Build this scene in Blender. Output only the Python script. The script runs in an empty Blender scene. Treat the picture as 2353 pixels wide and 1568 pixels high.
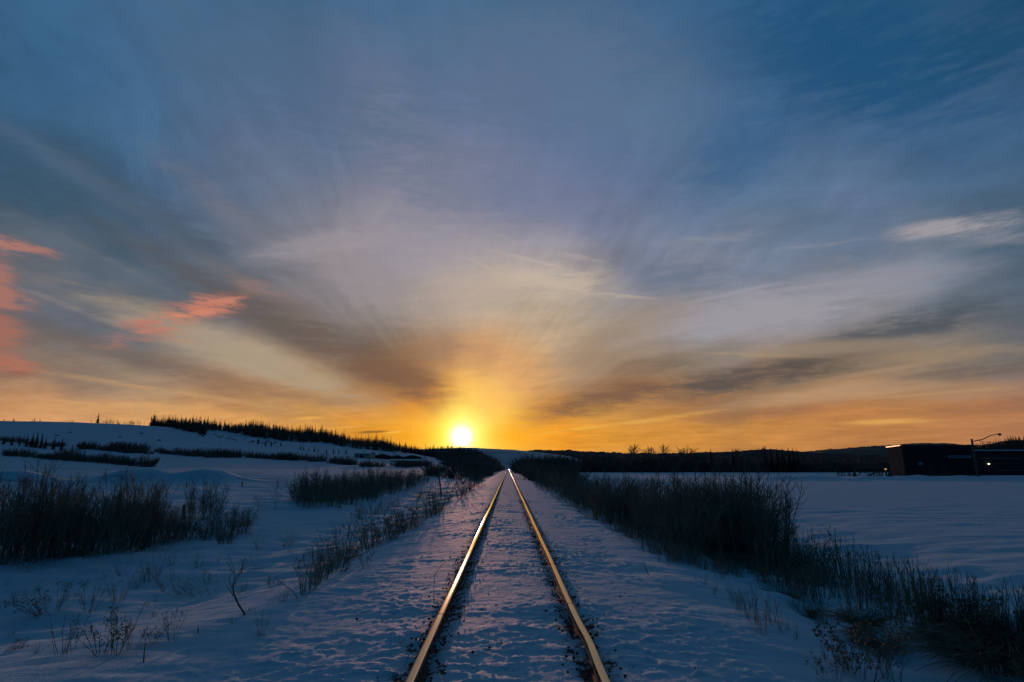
import bpy, math, random
import numpy as np
from mathutils import Vector
R = math.radians
sc = bpy.context.scene
col = sc.collection
# ------------------------------------------------------------------ camera
F, CX, CY, HY, VX = 1307.0, 1176.5, 784.0, 1075.0, 1168.0      # survey of the photograph (2353 x 1568 units)
PITCH = math.atan((HY - CY) / F)
YAW = math.atan((CX - VX) / (F / math.cos(PITCH)))
CAMZ = 1.6
cam_d = bpy.data.cameras.new("camera"); cam = bpy.data.objects.new("camera", cam_d); col.objects.link(cam)
cam_d.sensor_width = 36.0; cam_d.lens = 36.0 * F / 2353.0
cam_d.clip_start = 0.05; cam_d.clip_end = 20000
cam.location = (0, 0, CAMZ); cam.rotation_euler = (R(90) + PITCH, 0, -YAW)
sc.camera = cam

def px_dir(px, py):
    dx, dy = px - CX, CY - py
    f = F * math.cos(PITCH) - dy * math.sin(PITCH); u = F * math.sin(PITCH) + dy * math.cos(PITCH)
    c, s = math.cos(YAW), math.sin(YAW)
    return Vector((dx * c + f * s, -dx * s + f * c, u)).normalized()
def at_Y(px, py, Y):
    d = px_dir(px, py); k = Y / d.y
    return Vector((d.x * k, Y, CAMZ + d.z * k))

# ------------------------------------------------------------------ world (Nishita clear sky under a veil of cirrus lit by the low sun)
SUN = px_dir(1060, 1004)
SUN_EL = math.asin(SUN.z); SUN_AZ = math.atan2(SUN.x, SUN.y)
W = bpy.data.worlds.new("World"); sc.world = W; W.use_nodes = True
nt = W.node_tree; nt.nodes.clear()
def lin(c):
    o = []
    for v in c:
        v /= 255.0
        o.append(v / 12.92 if v <= 0.04045 else ((v + 0.055) / 1.055) ** 2.4)
    return (o[0], o[1], o[2], 1.0)
def N(t, **k):
    n = nt.nodes.new(t)
    for a, b in k.items(): setattr(n, a, b)
    return n
def S(n, i, v):
    if isinstance(v, bpy.types.NodeSocket): nt.links.new(v, n.inputs[i])
    else: n.inputs[i].default_value = v
def mth(op, a, b=0.0, c=None, clamp=False):
    n = N('ShaderNodeMath', operation=op, use_clamp=clamp); S(n, 0, a); S(n, 1, b)
    if c is not None: S(n, 2, c)
    return n.outputs[0]
def vdot(a, v):
    n = N('ShaderNodeVectorMath', operation='DOT_PRODUCT'); S(n, 0, a); S(n, 1, tuple(v)); return n.outputs['Value']
def comb(x, y, z=0.0):
    n = N('ShaderNodeCombineXYZ'); S(n, 0, x); S(n, 1, y); S(n, 2, z); return n.outputs[0]
def noise(v, scale, detail=3.0, rough=0.5):
    n = N('ShaderNodeTexNoise'); S(n, 'Vector', v); S(n, 'Scale', scale); S(n, 'Detail', detail); S(n, 'Roughness', rough)
    return n.outputs['Fac']
def mrange(v, a, b, c=0.0, d=1.0, smooth=True):
    n = N('ShaderNodeMapRange'); n.interpolation_type = 'SMOOTHSTEP' if smooth else 'LINEAR'
    S(n, 0, v); S(n, 1, a); S(n, 2, b); S(n, 3, c); S(n, 4, d); return n.outputs[0]
def mixc(f, a, b, mode='MIX'):
    n = N('ShaderNodeMix', data_type='RGBA', blend_type=mode); S(n, 0, f); S(n, 6, a); S(n, 7, b); return n.outputs[2]
tc = N('ShaderNodeTexCoord'); D = tc.outputs['Generated']
T1 = Vector((SUN.y, -SUN.x, 0)).normalized(); T2 = T1.cross(SUN) * -1
if T2.z < 0: T2 = -T2
cosr = vdot(D, SUN); rr = mth('ARCCOSINE', mth('MINIMUM', cosr, 0.99999))
theta0 = mth('ABSOLUTE', mth('ARCTAN2', vdot(D, T2), vdot(D, T1)))
warp1 = mth('SUBTRACT', noise(D, 4.5, 4.0, 0.5), 0.5)
warp2 = mth('SUBTRACT', noise(comb(vdot(D, (1, 0, 0)), vdot(D, (0, 1, 0)), mth('ADD', vdot(D, (0, 0, 1)), 7.0)), 3.0, 2.0, 0.5), 0.5)
theta = mth('ADD', theta0, mth('MULTIPLY', warp1, 0.34))
rw = mth('MULTIPLY', rr, mth('ADD', 1.0, mth('MULTIPLY', warp2, 0.24)))
RMAX = R(60)
rfac = mth('DIVIDE', rw, RMAX)
# sky colour along rays fanning out from the sun: angle above the right horizon -> (distance, colour)
RAYS = [
 (2,   [(45,(255,225,95)),(120,(252,184,44)),(200,(240,165,45)),(300,(225,150,50)),(450,(207,141,60)),(600,(201,136,66)),(800,(195,131,74)),(1000,(185,126,76)),(1290,(170,115,80))]),
 (10,  [(45,(255,228,100)),(120,(252,190,58)),(200,(236,167,60)),(300,(207,147,66)),(450,(186,132,80)),(600,(152,112,80)),(800,(142,120,98)),(1000,(145,125,105)),(1300,(97,101,108))]),
 (20,  [(45,(255,230,105)),(120,(253,200,78)),(200,(224,164,76)),(300,(168,123,84)),(400,(140,108,85)),(550,(138,124,110)),(700,(145,136,136)),(850,(128,128,136)),(1000,(126,132,144)),(1300,(75,98,120))]),
 (30,  [(45,(255,232,110)),(120,(253,205,95)),(200,(222,167,96)),(300,(184,144,110)),(400,(160,138,116)),(550,(150,141,137)),(700,(126,132,148)),(850,(104,122,146)),(1000,(94,115,145)),(1300,(72,103,138))]),
 (45,  [(45,(255,232,112)),(120,(250,201,106)),(200,(225,176,124)),(300,(192,165,132)),(400,(178,164,147)),(550,(126,131,147)),(700,(100,118,146)),(850,(76,108,142)),(1000,(58,99,139)),(1300,(32,82,120))]),
 (60,  [(45,(255,232,112)),(120,(250,202,110)),(200,(227,180,126)),(300,(196,170,142)),(400,(187,173,161)),(550,(140,139,156)),(700,(96,113,148)),(850,(85,112,146)),(1000,(70,104,142)),(1150,(48,94,137))]),
 (75,  [(45,(255,234,112)),(120,(250,204,108)),(200,(212,165,117)),(300,(198,173,148)),(400,(184,169,164)),(550,(122,128,156)),(700,(110,122,152)),(850,(98,117,148)),(1000,(74,107,140))]),
 (90,  [(45,(255,238,112)),(120,(248,198,104)),(200,(206,165,120)),(300,(190,170,150)),(400,(170,160,160)),(550,(136,136,158)),(700,(108,119,152)),(850,(86,112,148)),(1000,(72,106,140))]),
 (105, [(45,(255,234,108)),(120,(236,184,90)),(200,(182,143,108)),(300,(164,149,139)),(400,(160,152,160)),(550,(146,141,156)),(700,(130,132,152)),(850,(98,115,146)),(1000,(78,108,142))]),
 (120, [(45,(255,230,100)),(120,(212,150,72)),(200,(150,117,88)),(300,(130,117,110)),(400,(150,142,142)),(550,(145,138,145)),(700,(105,118,142)),(850,(90,112,145)),(1000,(74,105,140)),(1160,(60,101,138))]),
 (135, [(45,(255,228,92)),(120,(198,137,66)),(200,(140,108,80)),(300,(114,99,87)),(400,(124,116,116)),(550,(130,128,135)),(700,(106,115,131)),(850,(85,105,132)),(1000,(70,105,140)),(1300,(54,97,135))]),
 (150, [(45,(255,225,85)),(120,(234,164,60)),(200,(184,133,80)),(300,(155,124,95)),(400,(130,110,95)),(550,(106,99,99)),(700,(90,100,112)),(850,(75,95,112)),(1000,(62,88,108)),(1230,(52,83,108))]),
 (160, [(45,(255,222,78)),(120,(243,177,55)),(200,(216,156,74)),(300,(200,150,94)),(400,(176,144,110)),(550,(156,140,123)),(700,(117,114,116)),(850,(96,101,112)),(1050,(94,99,108))]),
 (170, [(45,(255,220,75)),(120,(246,177,46)),(200,(229,161,54)),(300,(207,147,75)),(400,(190,141,90)),(550,(161,120,87)),(700,(158,131,107)),(850,(138,118,104)),(1060,(130,109,98))]),
 (178, [(45,(255,220,75)),(120,(242,172,38)),(200,(227,157,46)),(300,(216,149,60)),(400,(207,146,75)),(550,(214,154,88)),(700,(214,158,98)),(850,(205,150,100)),(1060,(196,141,96))]),
]
SX, SY = 1060.0, 1004.0
# soften the fan: mix every ray with its neighbours away from the sun
_rg = np.array([45, 80, 120, 160, 200, 250, 300, 400, 550, 700, 850, 1000, 1150, 1300.])
_tab = np.array([[np.interp(_rg, [d for d, c in st], [c[k] for d, c in st]) for k in range(3)] for a, st in RAYS])
_sm = _tab.copy()
for _ in range(2):
    _p = np.concatenate([_sm[:1], _sm, _sm[-1:]]); _sm = .25 * _p[:-2] + .5 * _p[1:-1] + .25 * _p[2:]
_w = np.clip((_rg - 90) / 120, 0, 1) * .9
_v = np.array([0, 0, .1, .3, .8, 1, 1, 1, 1, .7, .3, .2, .1, 0, 0])[:, None, None]
_v = _v
_tab = _tab * (1 - _w * _v) + _sm * _w * _v
_tab[:, 1, (_rg > 70) & (_rg < 260)] *= .955; _tab[:, 2, (_rg > 70) & (_rg < 260)] *= .9
RAYS = [(a, [(d, tuple(_tab[i, :, j])) for j, d in enumerate(_rg)]) for i, (a, st) in enumerate(RAYS)]
def ramp(stops, ang):
    n = N('ShaderNodeValToRGB'); S(n, 0, rfac); cr = n.color_ramp; cr.interpolation = 'CARDINAL'
    for i, (d, c) in enumerate(stops):
        v = px_dir(SX + d * math.cos(R(ang)), SY - d * math.sin(R(ang)))
        pos = min(1.0, SUN.angle(v) / RMAX)
        e = cr.elements[i] if i < 2 else cr.elements.new(pos)
        e.position = pos; e.color = lin(c)
    return n.outputs[0]
sky = None; prev = None
for ang, stops in RAYS:
    v = px_dir(SX + 400 * math.cos(R(ang)), SY - 400 * math.sin(R(ang)))
    th = math.atan2(v.dot(T2), v.dot(T1))
    c = ramp(stops, ang)
    sky = c if sky is None else mixc(mrange(theta, prev, th), sky, c)
    prev = th
# streaks and wisps in the cirrus
n1 = noise(comb(mth('MULTIPLY', theta, 5.0), mth('MULTIPLY', rw, 2.2), mth('MULTIPLY', warp2, 0.8)), 1.6, 4.0, 0.55)
n2 = mrange(noise(comb(mth('MULTIPLY', theta, 20.0), mth('MULTIPLY', rw, 9.0), mth('MULTIPLY', warp1, 2.5)), 1.0, 8.0, 0.66), 0.32, 0.68, smooth=False)
fade = mrange(rr, R(2.5), R(12))
sidew = mth('SUBTRACT', theta, 1.45)
sidew = mth('SUBTRACT', 1.0, mth('MULTIPLY', mth('EXPONENT', mth('MULTIPLY', mth('MULTIPLY', sidew, sidew), -3.0)), 0.65))
fside = mth('MULTIPLY', fade, sidew)
m1 = mth('ADD', 1.0, mth('MULTIPLY', mth('MULTIPLY', mth('SUBTRACT', n1, 0.5), 0.42), fside))
m2 = mth('ADD', 1.0, mth('MULTIPLY', mth('MULTIPLY', mth('SUBTRACT', n2, 0.5), 0.17), fside))
# soft mottling of the cirrus sheet, seen on a flat layer high above the ground
pl = mth('ADD', mth('MAXIMUM', vdot(D, (0, 0, 1)), 0.0), 0.10)
cu, cv = mth('DIVIDE', vdot(D, (1, 0, 0)), pl), mth('DIVIDE', vdot(D, (0, 1, 0)), pl)
n3 = mrange(noise(comb(mth('ADD', mth('MULTIPLY', cu, 1.6), mth('MULTIPLY', cv, 0.4)), mth('MULTIPLY', cv, 0.7), mth('MULTIPLY', warp1, 1.5)), 1.0, 9.0, 0.62), 0.3, 0.7, smooth=False)
n4 = mrange(noise(comb(mth('SUBTRACT', mth('MULTIPLY', cu, 1.3), mth('MULTIPLY', cv, 1.1)), mth('ADD', mth('MULTIPLY', cv, 5.0), mth('MULTIPLY', cu, 1.6)), mth('MULTIPLY', warp2, 3.0)), 1.0, 8.0, 0.64), 0.34, 0.66, smooth=False)
m3 = mth('ADD', 1.0, mth('MULTIPLY', mth('MULTIPLY', mth('SUBTRACT', n3, 0.5), 0.26), fade))
m4 = mth('ADD', 1.0, mth('MULTIPLY', mth('MULTIPLY', mth('SUBTRACT', n4, 0.5), mrange(vdot(D, (0, 0, 1)), 0.25, 0.6, 0.17, 0.07)), fade))
mm = mth('MULTIPLY', mth('MULTIPLY', m1, m2), mth('MULTIPLY', m3, m4))
sky = mixc(1.0, sky, comb(mm, mm, mm), 'MULTIPLY')
# single clouds
wn = noise(comb(mth('MULTIPLY', vdot(D, (1, 0, 0)), 14.0), mth('MULTIPLY', vdot(D, (0, 1, 0)), 14.0), mth('MULTIPLY', vdot(D, (0, 0, 1)), 75.0)), 1.0, 7.0, 0.7)
wn = mrange(wn, 0.30, 0.70)
def cloud(px, py, sx, sy, rot, c, amt=1.0, lo=0.12, hi=0.95, nz=0.8):
    global sky
    cc = px_dir(px, py); ca, sa = math.cos(R(rot)), math.sin(R(rot))
    a1 = px_dir(px + sx * ca, py - sx * sa) - cc; b1 = px_dir(px - sy * sa, py - sy * ca) - cc
    A = a1 / a1.length_squared; B = b1 / b1.length_squared
    nA = mth('SUBTRACT', vdot(D, A), cc.dot(A)); nB = mth('SUBTRACT', vdot(D, B), cc.dot(B))
    g = mth('EXPONENT', mth('MULTIPLY', mth('ADD', mth('MULTIPLY', nA, nA), mth('MULTIPLY', nB, nB)), -1.0))
    g = mth('MULTIPLY', g, mth('GREATER_THAN', vdot(D, cc), 0.0))
    g = mth('MULTIPLY', g, mth('ADD', 1.0 - nz * 0.75, mth('MULTIPLY', wn, nz)))
    sky = mixc(mth('MULTIPLY', mrange(g, lo, hi), amt), sky, lin(c))
for a_ in ((720,575,170,7,9,(170,159,158)), (860,540,90,7,28,(168,156,156)), (905,560,120,5,-22,(166,156,158)), (1235,602,130,6,-14,(188,174,166)), (1130,620,110,6,-25,(186,172,162)), (1400,676,120,5,-7,(208,188,162)), (1640,550,120,5,-6,(138,144,156)),
          (1860,566,120,7,5,(140,143,154)), (1900,655,230,7,5,(168,163,166)), (1690,672,160,6,12,(160,158,166)), (1790,818,240,6,-2,(176,146,112)), (1560,760,160,6,12,(176,164,156)), (1320,590,70,8,-10,(176,164,160)), (1990,858,240,7,14,(176,144,112)), (2150,905,260,6,11,(196,152,104)), (1500,965,200,6,10,(226,170,84)), (1330,985,120,5,8,(240,178,66)), (1250,880,70,5,12,(230,180,110)),
          (430,905,260,8,-14,(196,154,106)), (300,930,220,8,-8,(214,162,104)), (620,860,170,7,-24,(184,160,130)), (150,700,200,8,-30,(128,122,122)), (330,640,180,8,-34,(112,114,120)), (880,480,70,14,50,(160,152,158)), (1330,330,24,130,-8,(108,120,148)), (1160,250,22,150,10,(104,118,148))):
    cloud(*a_, 0.62, nz=0.9)
PK = (208, 126, 100)
cloud(2190, 522, 190, 26, 3, (165,158,162), 0.9, nz=0.7)
cloud(2290, 546, 130, 24, 2, (140,140,150), 0.6, nz=0.7)
cloud(1640, 548, 170, 12, 4, (130,135,150), 0.6)
cloud(1270, 650, 210, 44, -3, (200,182,160), 0.75)
cloud(1010, 565, 220, 60, 10, (160,150,156), 0.45)
cloud(1110, 822, 60, 60, 20, (172,130,98), 0.35)
SL = dict(nz=0.7, lo=0.02, hi=0.88)      # dark bands
SB = dict(nz=0.6, lo=0.02, hi=0.72)      # bright veils
cloud(1950, 130, 420, 190, -25, (26,78,119), 0.85, **SL)
cloud(2330, 60, 200, 120, 0, (26,76,112), 0.8, **SL)
cloud(1700, 330, 180, 90, 35, (46,92,136), 0.5, **SL)
cloud(330, 480, 320, 60, -36, (64,83,102), 0.5, **SL)
cloud(180, 400, 240, 26, -38, (84,106,132), 0.5, **SL)
cloud(250, 610, 280, 28, -33, (94,106,118), 0.6, **SL)
cloud(430, 545, 240, 30, -38, (78,92,106), 0.6, **SL)
cloud(600, 540, 240, 34, -40, (116,118,130), 0.6, **SL)
cloud(480, 650, 260, 34, -33, (84,89,98), 0.75, **SL)
cloud(640, 690, 200, 22, -32, (128,116,112), 0.5, **SL)
cloud(720, 770, 270, 46, -30, (104,91,83), 0.8, **SL)
cloud(905, 862, 140, 46, -18, (124,90,68), 0.85, **SL)
cloud(1010, 800, 60, 60, 50, (156,122,96), 0.6, **SL)
cloud(560, 815, 300, 42, -25, (172,154,130), 0.8, **SB)
cloud(420, 850, 260, 22, -20, (132,110,92), 0.8, **SL)
cloud(640, 900, 200, 18, -12, (158,118,84), 0.6, **SL)
cloud(250, 800, 200, 24, -28, (104,98,98), 0.6, **SL)
cloud(930, 500, 170, 110, 60, (150,145,155), 0.65, **SB)
cloud(830, 640, 160, 50, -20, (152,142,146), 0.6, **SB)
cloud(760, 560, 160, 30, 14, (156,148,154), 0.6, **SB)
cloud(900, 300, 110, 230, 35, (124,127,150), 0.6, **SB)
cloud(1250, 180, 420, 190, 0, (90,111,138), 0.7, **SL)
cloud(700, 200, 420, 170, -20, (76,103,132), 0.6, **SL)
cloud(1080, 420, 220, 110, 0, (116,122,144), 0.5, **SL)
cloud(1190, 430, 80, 130, 5, (104,119,150), 0.3, **SL)
cloud(1330, 250, 120, 200, -10, (90,114,148), 0.4, **SL)
cloud(1060, 690, 140, 70, 10, (182,164,150), 0.5, **SB)
cloud(1560, 640, 170, 44, 3, (98,113,137), 0.75, **SL)
cloud(1740, 725, 340, 50, 9, (158,154,162), 0.9, **SB)
cloud(2000, 640, 270, 30, 6, (142,142,154), 0.65, **SB)
cloud(2250, 690, 200, 40, 16, (82,98,114), 0.6, **SL)
cloud(1400, 800, 200, 60, 30, (160,138,116), 0.5, **SB)
cloud(1400, 915, 190, 32, 14, (124,90,69), 0.85, **SL)
cloud(1760, 862, 320, 34, 13, (90,80,76), 0.95, **SL)
cloud(2090, 752, 280, 38, 17, (78,84,92), 0.9, **SL)
cloud(1900, 800, 240, 16, 6, (156,136,114), 0.6, **SB)
cloud(1950, 900, 320, 22, 13, (186,148,114), 0.75, **SB)
cloud(2230, 850, 220, 28, 14, (104,94,88), 0.75, **SL)
cloud(2250, 900, 200, 18, 12, (170,134,104), 0.6, **SB)
cloud(1800, 945, 260, 16, 10, (156,108,78), 0.6, **SL)
cloud(2280, 940, 200, 14, 8, (150,104,80), 0.6, **SL)
cloud(2150, 815, 300, 22, 5, (158,134,108), 0.55)
cloud(2300, 850, 160, 26, 12, (110,98,92), 0.5)
cloud(2030, 970, 130, 8, 8, (222,164,88), 0.85, nz=0.6)
cloud(1800, 985, 220, 9, 6, (198,138,70), 0.5)
cloud(710, 961, 40, 4.5, 0, (232,168,80), 0.9, nz=0.5)
cloud(860, 993, 48, 3.6, 0, (122,84,40), 0.95, nz=0.5)
cloud(905, 993, 30, 3.4, 2, (245,180,70), 0.9, nz=0.5)
cloud(800, 982, 40, 3.5, 2, (232,166,70), 0.8, nz=0.5)
cloud(20, 940, 130, 20, 6, (190,132,96), 0.4)
cloud(150, 935, 120, 14, -6, (222,166,105), 0.5)
cloud(-10, 556, 110, 26, -12, (184,122,104), 0.85, nz=1.15)
cloud(90, 580, 65, 18, -14, (176,120,106), 0.75, nz=1.15)
cloud(-10, 650, 55, 70, 0, (172,115,101), 0.85, nz=.6)
cloud(20, 690, 70, 26, -14, (170,116,104), 0.75, nz=1.15)
cloud(-5, 770, 70, 75, 0, (166,108,92), 0.9, nz=.6)
cloud(25, 840, 80, 26, -12, (176,112,90), 0.85, nz=1.15)
cloud(30, 862, 60, 12, -10, (140,92,80), 0.7, nz=1.15)
cloud(480, 702, 95, 30, 5, (204,126,102), 0.85, nz=1.15)
cloud(385, 742, 105, 30, 14, (196,122,100), 0.8, nz=1.15)
cloud(285, 784, 60, 20, 8, (184,122,104), 0.75, nz=1.15)
cloud(600, 665, 110, 22, -15, (150,122,118), 0.5, nz=1.15)
cloud(420, 775, 70, 14, -14, (186,128,108), 0.6, nz=1.15)
cloud(520, 690, 60, 9, 10, (206,132,108), 0.8, nz=1.1)
cloud(440, 722, 80, 8, 12, (214,136,108), 0.8, nz=1.1)
cloud(350, 760, 70, 8, 14, (206,130,106), 0.8, nz=1.1)
cloud(320, 770, 110, 30, 12, (150,112,106), 0.45, nz=1.0)
# clear sky behind the veil
nish = N('ShaderNodeTexSky', sky_type='NISHITA'); nish.sun_disc = False; nish.sun_elevation = SUN_EL; nish.sun_rotation = SUN_AZ
nish.altitude = 600; nish.air_density = 1.0; nish.dust_density = 0.6; nish.ozone_density = 2.0
nsc = mixc(1.0, nish.outputs[0], (0.1, 0.1, 0.1, 1), 'MULTIPLY')
# overhead and behind the camera: plain twilight blue
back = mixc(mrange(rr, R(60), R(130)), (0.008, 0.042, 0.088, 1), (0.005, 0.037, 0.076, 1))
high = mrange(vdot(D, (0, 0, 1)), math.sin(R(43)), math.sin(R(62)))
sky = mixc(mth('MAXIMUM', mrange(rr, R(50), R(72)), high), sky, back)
sky = mixc(0.98, nsc, sky)
# aureole of the low sun
def glow(sig, p, c):
    global sky
    g = mth('EXPONENT', mth('MULTIPLY', mth('POWER', mth('DIVIDE', rr, R(sig)), p), -1.0))
    sky = mixc(g, sky, mixc(1.0, sky, c, 'ADD'))
glow(0.88, 2.0, (3.4, 2.8, 1.9, 1))
glow(1.6, 2.0, (0.75, 0.45, 0.07, 1))
glow(3.4, 1.5, (0.17, 0.055, 0.0, 1))
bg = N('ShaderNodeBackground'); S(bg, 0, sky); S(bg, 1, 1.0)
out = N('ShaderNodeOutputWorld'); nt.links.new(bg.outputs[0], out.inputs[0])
W.cycles.sampling_method = 'MANUAL'; W.cycles.sample_map_resolution = 512
# ------------------------------------------------------------------ sun and exposure
sl = bpy.data.lights.new("sun", 'SUN'); so = bpy.data.objects.new("sun", sl); col.objects.link(so)
sl.energy = 1.4; sl.angle = R(0.5); sl.color = (1.0, 0.48, 0.32)
so.rotation_euler = SUN.to_track_quat('Z', 'Y').to_euler()
sc.view_settings.view_transform = 'Standard'; sc.view_settings.look = 'None'
sc.view_settings.exposure = 0.0; sc.view_settings.gamma = 1.0
sc.cycles.use_denoising = True; sc.cycles.max_bounces = 5
sc.cycles.diffuse_bounces = 1; sc.cycles.glossy_bounces = 2; sc.cycles.transparent_max_bounces = 8

# ------------------------------------------------------------------ helpers
def tag(o, label=None, cat=None, group=None, kind=None):
    if label: o['label'] = label
    if cat: o['category'] = cat
    if group: o['group'] = group
    if kind: o['kind'] = kind
    return o
def material(name, c, rough=0.8, metal=0.0, c2=None, nscale=6.0, bump=0.0, bscale=20.0, emis=None, spec=0.3):
    m = bpy.data.materials.new(name); m.use_nodes = True; t = m.node_tree; b = t.nodes['Principled BSDF']
    b.inputs['Roughness'].default_value = rough; b.inputs['Metallic'].default_value = metal
    b.inputs['Specular IOR Level'].default_value = spec
    b.inputs['Base Color'].default_value = (*c, 1)
    g = t.nodes.new('ShaderNodeNewGeometry')
    tn = t.nodes.new('ShaderNodeTexNoise'); tn.inputs['Scale'].default_value = nscale; tn.inputs['Detail'].default_value = 5
    t.links.new(g.outputs['Position'], tn.inputs['Vector'])
    mx = t.nodes.new('ShaderNodeMix'); mx.data_type = 'RGBA'
    c2 = c2 or tuple(v * 0.7 for v in c)
    mx.inputs[6].default_value = (*c2, 1); mx.inputs[7].default_value = (*c, 1)
    mr = t.nodes.new('ShaderNodeMapRange'); mr.inputs[1].default_value = 0.35; mr.inputs[2].default_value = 0.65
    t.links.new(tn.outputs['Fac'], mr.inputs[0]); t.links.new(mr.outputs[0], mx.inputs[0]); t.links.new(mx.outputs[2], b.inputs['Base Color'])
    if bump:
        bn = t.nodes.new('ShaderNodeTexNoise'); bn.inputs['Scale'].default_value = bscale; bn.inputs['Detail'].default_value = 6
        t.links.new(g.outputs['Position'], bn.inputs['Vector'])
        bp = t.nodes.new('ShaderNodeBump'); bp.inputs['Strength'].default_value = 1.0; bp.inputs['Distance'].default_value = bump
        t.links.new(bn.outputs['Fac'], bp.inputs['Height']); t.links.new(bp.outputs[0], b.inputs['Normal'])
    if emis:
        b.inputs['Emission Color'].default_value = (*emis[0], 1); b.inputs['Emission Strength'].default_value = emis[1]
    return m
class MB:
    def __init__(s): s.v = []; s.f = []; s.n = 0
    def add(s, verts, faces):
        o = s.n; s.v.extend(tuple(map(float, p)) for p in verts); s.f.extend(tuple(i + o for i in f) for f in faces); s.n += len(verts)
    def tube(s, pts, rad, sides=3, cap=True):
        pts = [Vector(p) for p in pts]; n = len(pts); vs = []
        for i, p in enumerate(pts):
            t = (pts[min(i + 1, n - 1)] - pts[max(i - 1, 0)])
            t = t.normalized() if t.length > 1e-9 else Vector((0, 0, 1))
            a = t.cross(Vector((0.31, 0.95, 0.05))); a = a.normalized() if a.length > 1e-6 else Vector((1, 0, 0)); b = t.cross(a)
            r = rad[i] if hasattr(rad, '__len__') else rad
            for k in range(sides):
                q = 2 * math.pi * k / sides; vs.append(p + (a * math.cos(q) + b * math.sin(q)) * r)
        fs = [(i * sides + k, i * sides + (k + 1) % sides, (i + 1) * sides + (k + 1) % sides, (i + 1) * sides + k) for i in range(n - 1) for k in range(sides)]
        if cap and sides > 2: fs += [tuple(range(sides))[::-1], tuple((n - 1) * sides + k for k in range(sides))]
        s.add(vs, fs)
    def box(s, x0, x1, y0, y1, z0, z1):
        s.add([(x0,y0,z0),(x1,y0,z0),(x1,y1,z0),(x0,y1,z0),(x0,y0,z1),(x1,y0,z1),(x1,y1,z1),(x0,y1,z1)],
              [(0,3,2,1),(4,5,6,7),(0,1,5,4),(1,2,6,5),(2,3,7,6),(3,0,4,7)])
    def prism(s, poly, y0, y1):                                    # polygon in x,z pushed along y
        n = len(poly)
        s.add([(x, y0, z) for x, z in poly] + [(x, y1, z) for x, z in poly],
              [tuple(range(n)), tuple(range(2 * n - 1, n - 1, -1))] + [(i, i + n, (i + 1) % n + n, (i + 1) % n) for i in range(n)])
    def mesh(s, name, m, smooth=False):
        me = bpy.data.meshes.new(name); me.from_pydata(s.v, [], s.f); me.materials.append(m)
        if smooth: me.polygons.foreach_set('use_smooth', [True] * len(me.polygons))
        me.update(); return me
    def obj(s, name, m, parent=None, smooth=False):
        return link(name, s.mesh(name, m, smooth), parent)
def link(name, me, parent=None, loc=(0, 0, 0), rz=0.0, scl=(1, 1, 1)):
    o = bpy.data.objects.new(name, me); col.objects.link(o); o.location = loc; o.rotation_euler = (0, 0, rz); o.scale = scl
    if parent: o.parent = parent
    return o
def grid_mesh(name, X, Y, Z, mat, attrs=None):
    ny, nx = X.shape; me = bpy.data.meshes.new(name); nv = nx * ny
    me.vertices.add(nv); me.vertices.foreach_set('co', np.stack([X, Y, Z], -1).astype(np.float32).ravel())
    idx = np.arange(nv).reshape(ny, nx)
    q = np.stack([idx[:-1, :-1], idx[:-1, 1:], idx[1:, 1:], idx[1:, :-1]], -1).reshape(-1, 4)
    me.loops.add(q.size); me.loops.foreach_set('vertex_index', q.ravel().astype(np.int32))
    me.polygons.add(len(q)); me.polygons.foreach_set('loop_start', np.arange(0, q.size, 4, dtype=np.int32))
    me.polygons.foreach_set('use_smooth', np.ones(len(q), bool))
    me.update(calc_edges=True); me.materials.append(mat)
    for k, a in (attrs or {}).items():
        at = me.attributes.new(k, 'FLOAT', 'POINT'); at.data.foreach_set('value', a.astype(np.float32).ravel())
    return me
_rs = np.random.RandomState(5); _perm = _rs.permutation(512).astype(np.int64)
_g = _rs.rand(512) * 2 * np.pi; _gx, _gy = np.cos(_g), np.sin(_g)
def perlin(x, y, seed=0):
    x = np.asarray(x, float) + seed * 17.31; y = np.asarray(y, float) + seed * 9.73
    xi = np.floor(x).astype(np.int64); yi = np.floor(y).astype(np.int64); xf = x - xi; yf = y - yi
    def gr(ix, iy, dx, dy):
        h = _perm[(_perm[ix & 511] + iy) & 511]; return _gx[h] * dx + _gy[h] * dy
    u = xf ** 3 * (xf * (xf * 6 - 15) + 10); v = yf ** 3 * (yf * (yf * 6 - 15) + 10)
    a = gr(xi, yi, xf, yf); b = gr(xi + 1, yi, xf - 1, yf); c = gr(xi, yi + 1, xf, yf - 1); d = gr(xi + 1, yi + 1, xf - 1, yf - 1)
    return (a + (b - a) * u) * (1 - v) + (c + (d - c) * u) * v * 1.0
def sstep(a, b, x):
    t = np.clip((x - a) / (b - a), 0, 1); return t * t * (3 - 2 * t)

# ------------------------------------------------------------------ terrain
_py = np.arange(0, 4001.0)
_P = np.interp(_py, [0, 30, 50, 80, 120, 150, 200, 250, 300, 350, 400, 450, 500, 560, 620, 680, 760, 900, 1300, 4000],
               [0, 0, .2, .9, 1.8, 2.9, 5.2, 8.4, 12.2, 17, 22.5, 29, 36, 44.5, 50, 50, 46, 36, 15, 0])
_ker = np.exp(-np.linspace(-2.2, 2.2, 41) ** 2); _ker /= _ker.sum()
_P = np.convolve(np.pad(_P, 20, mode='edge'), _ker, 'valid')
_px = np.arange(-3000, 3001.0)
_ridge = np.interp(_px, [-3000, -400, 0, 120, 240, 340, 420, 480, 560, 640, 720, 800, 880, 960, 1040, 1090, 1125, 3000],
                   [980, 950, 960, 962, 966, 971, 975, 979, 985, 992, 1001, 1012, 1025, 1040, 1055, 1068, 1075, 1075])
_ridge = np.convolve(np.pad(_ridge, 40, mode='edge'), np.ones(81) / 81, 'valid')
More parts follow.
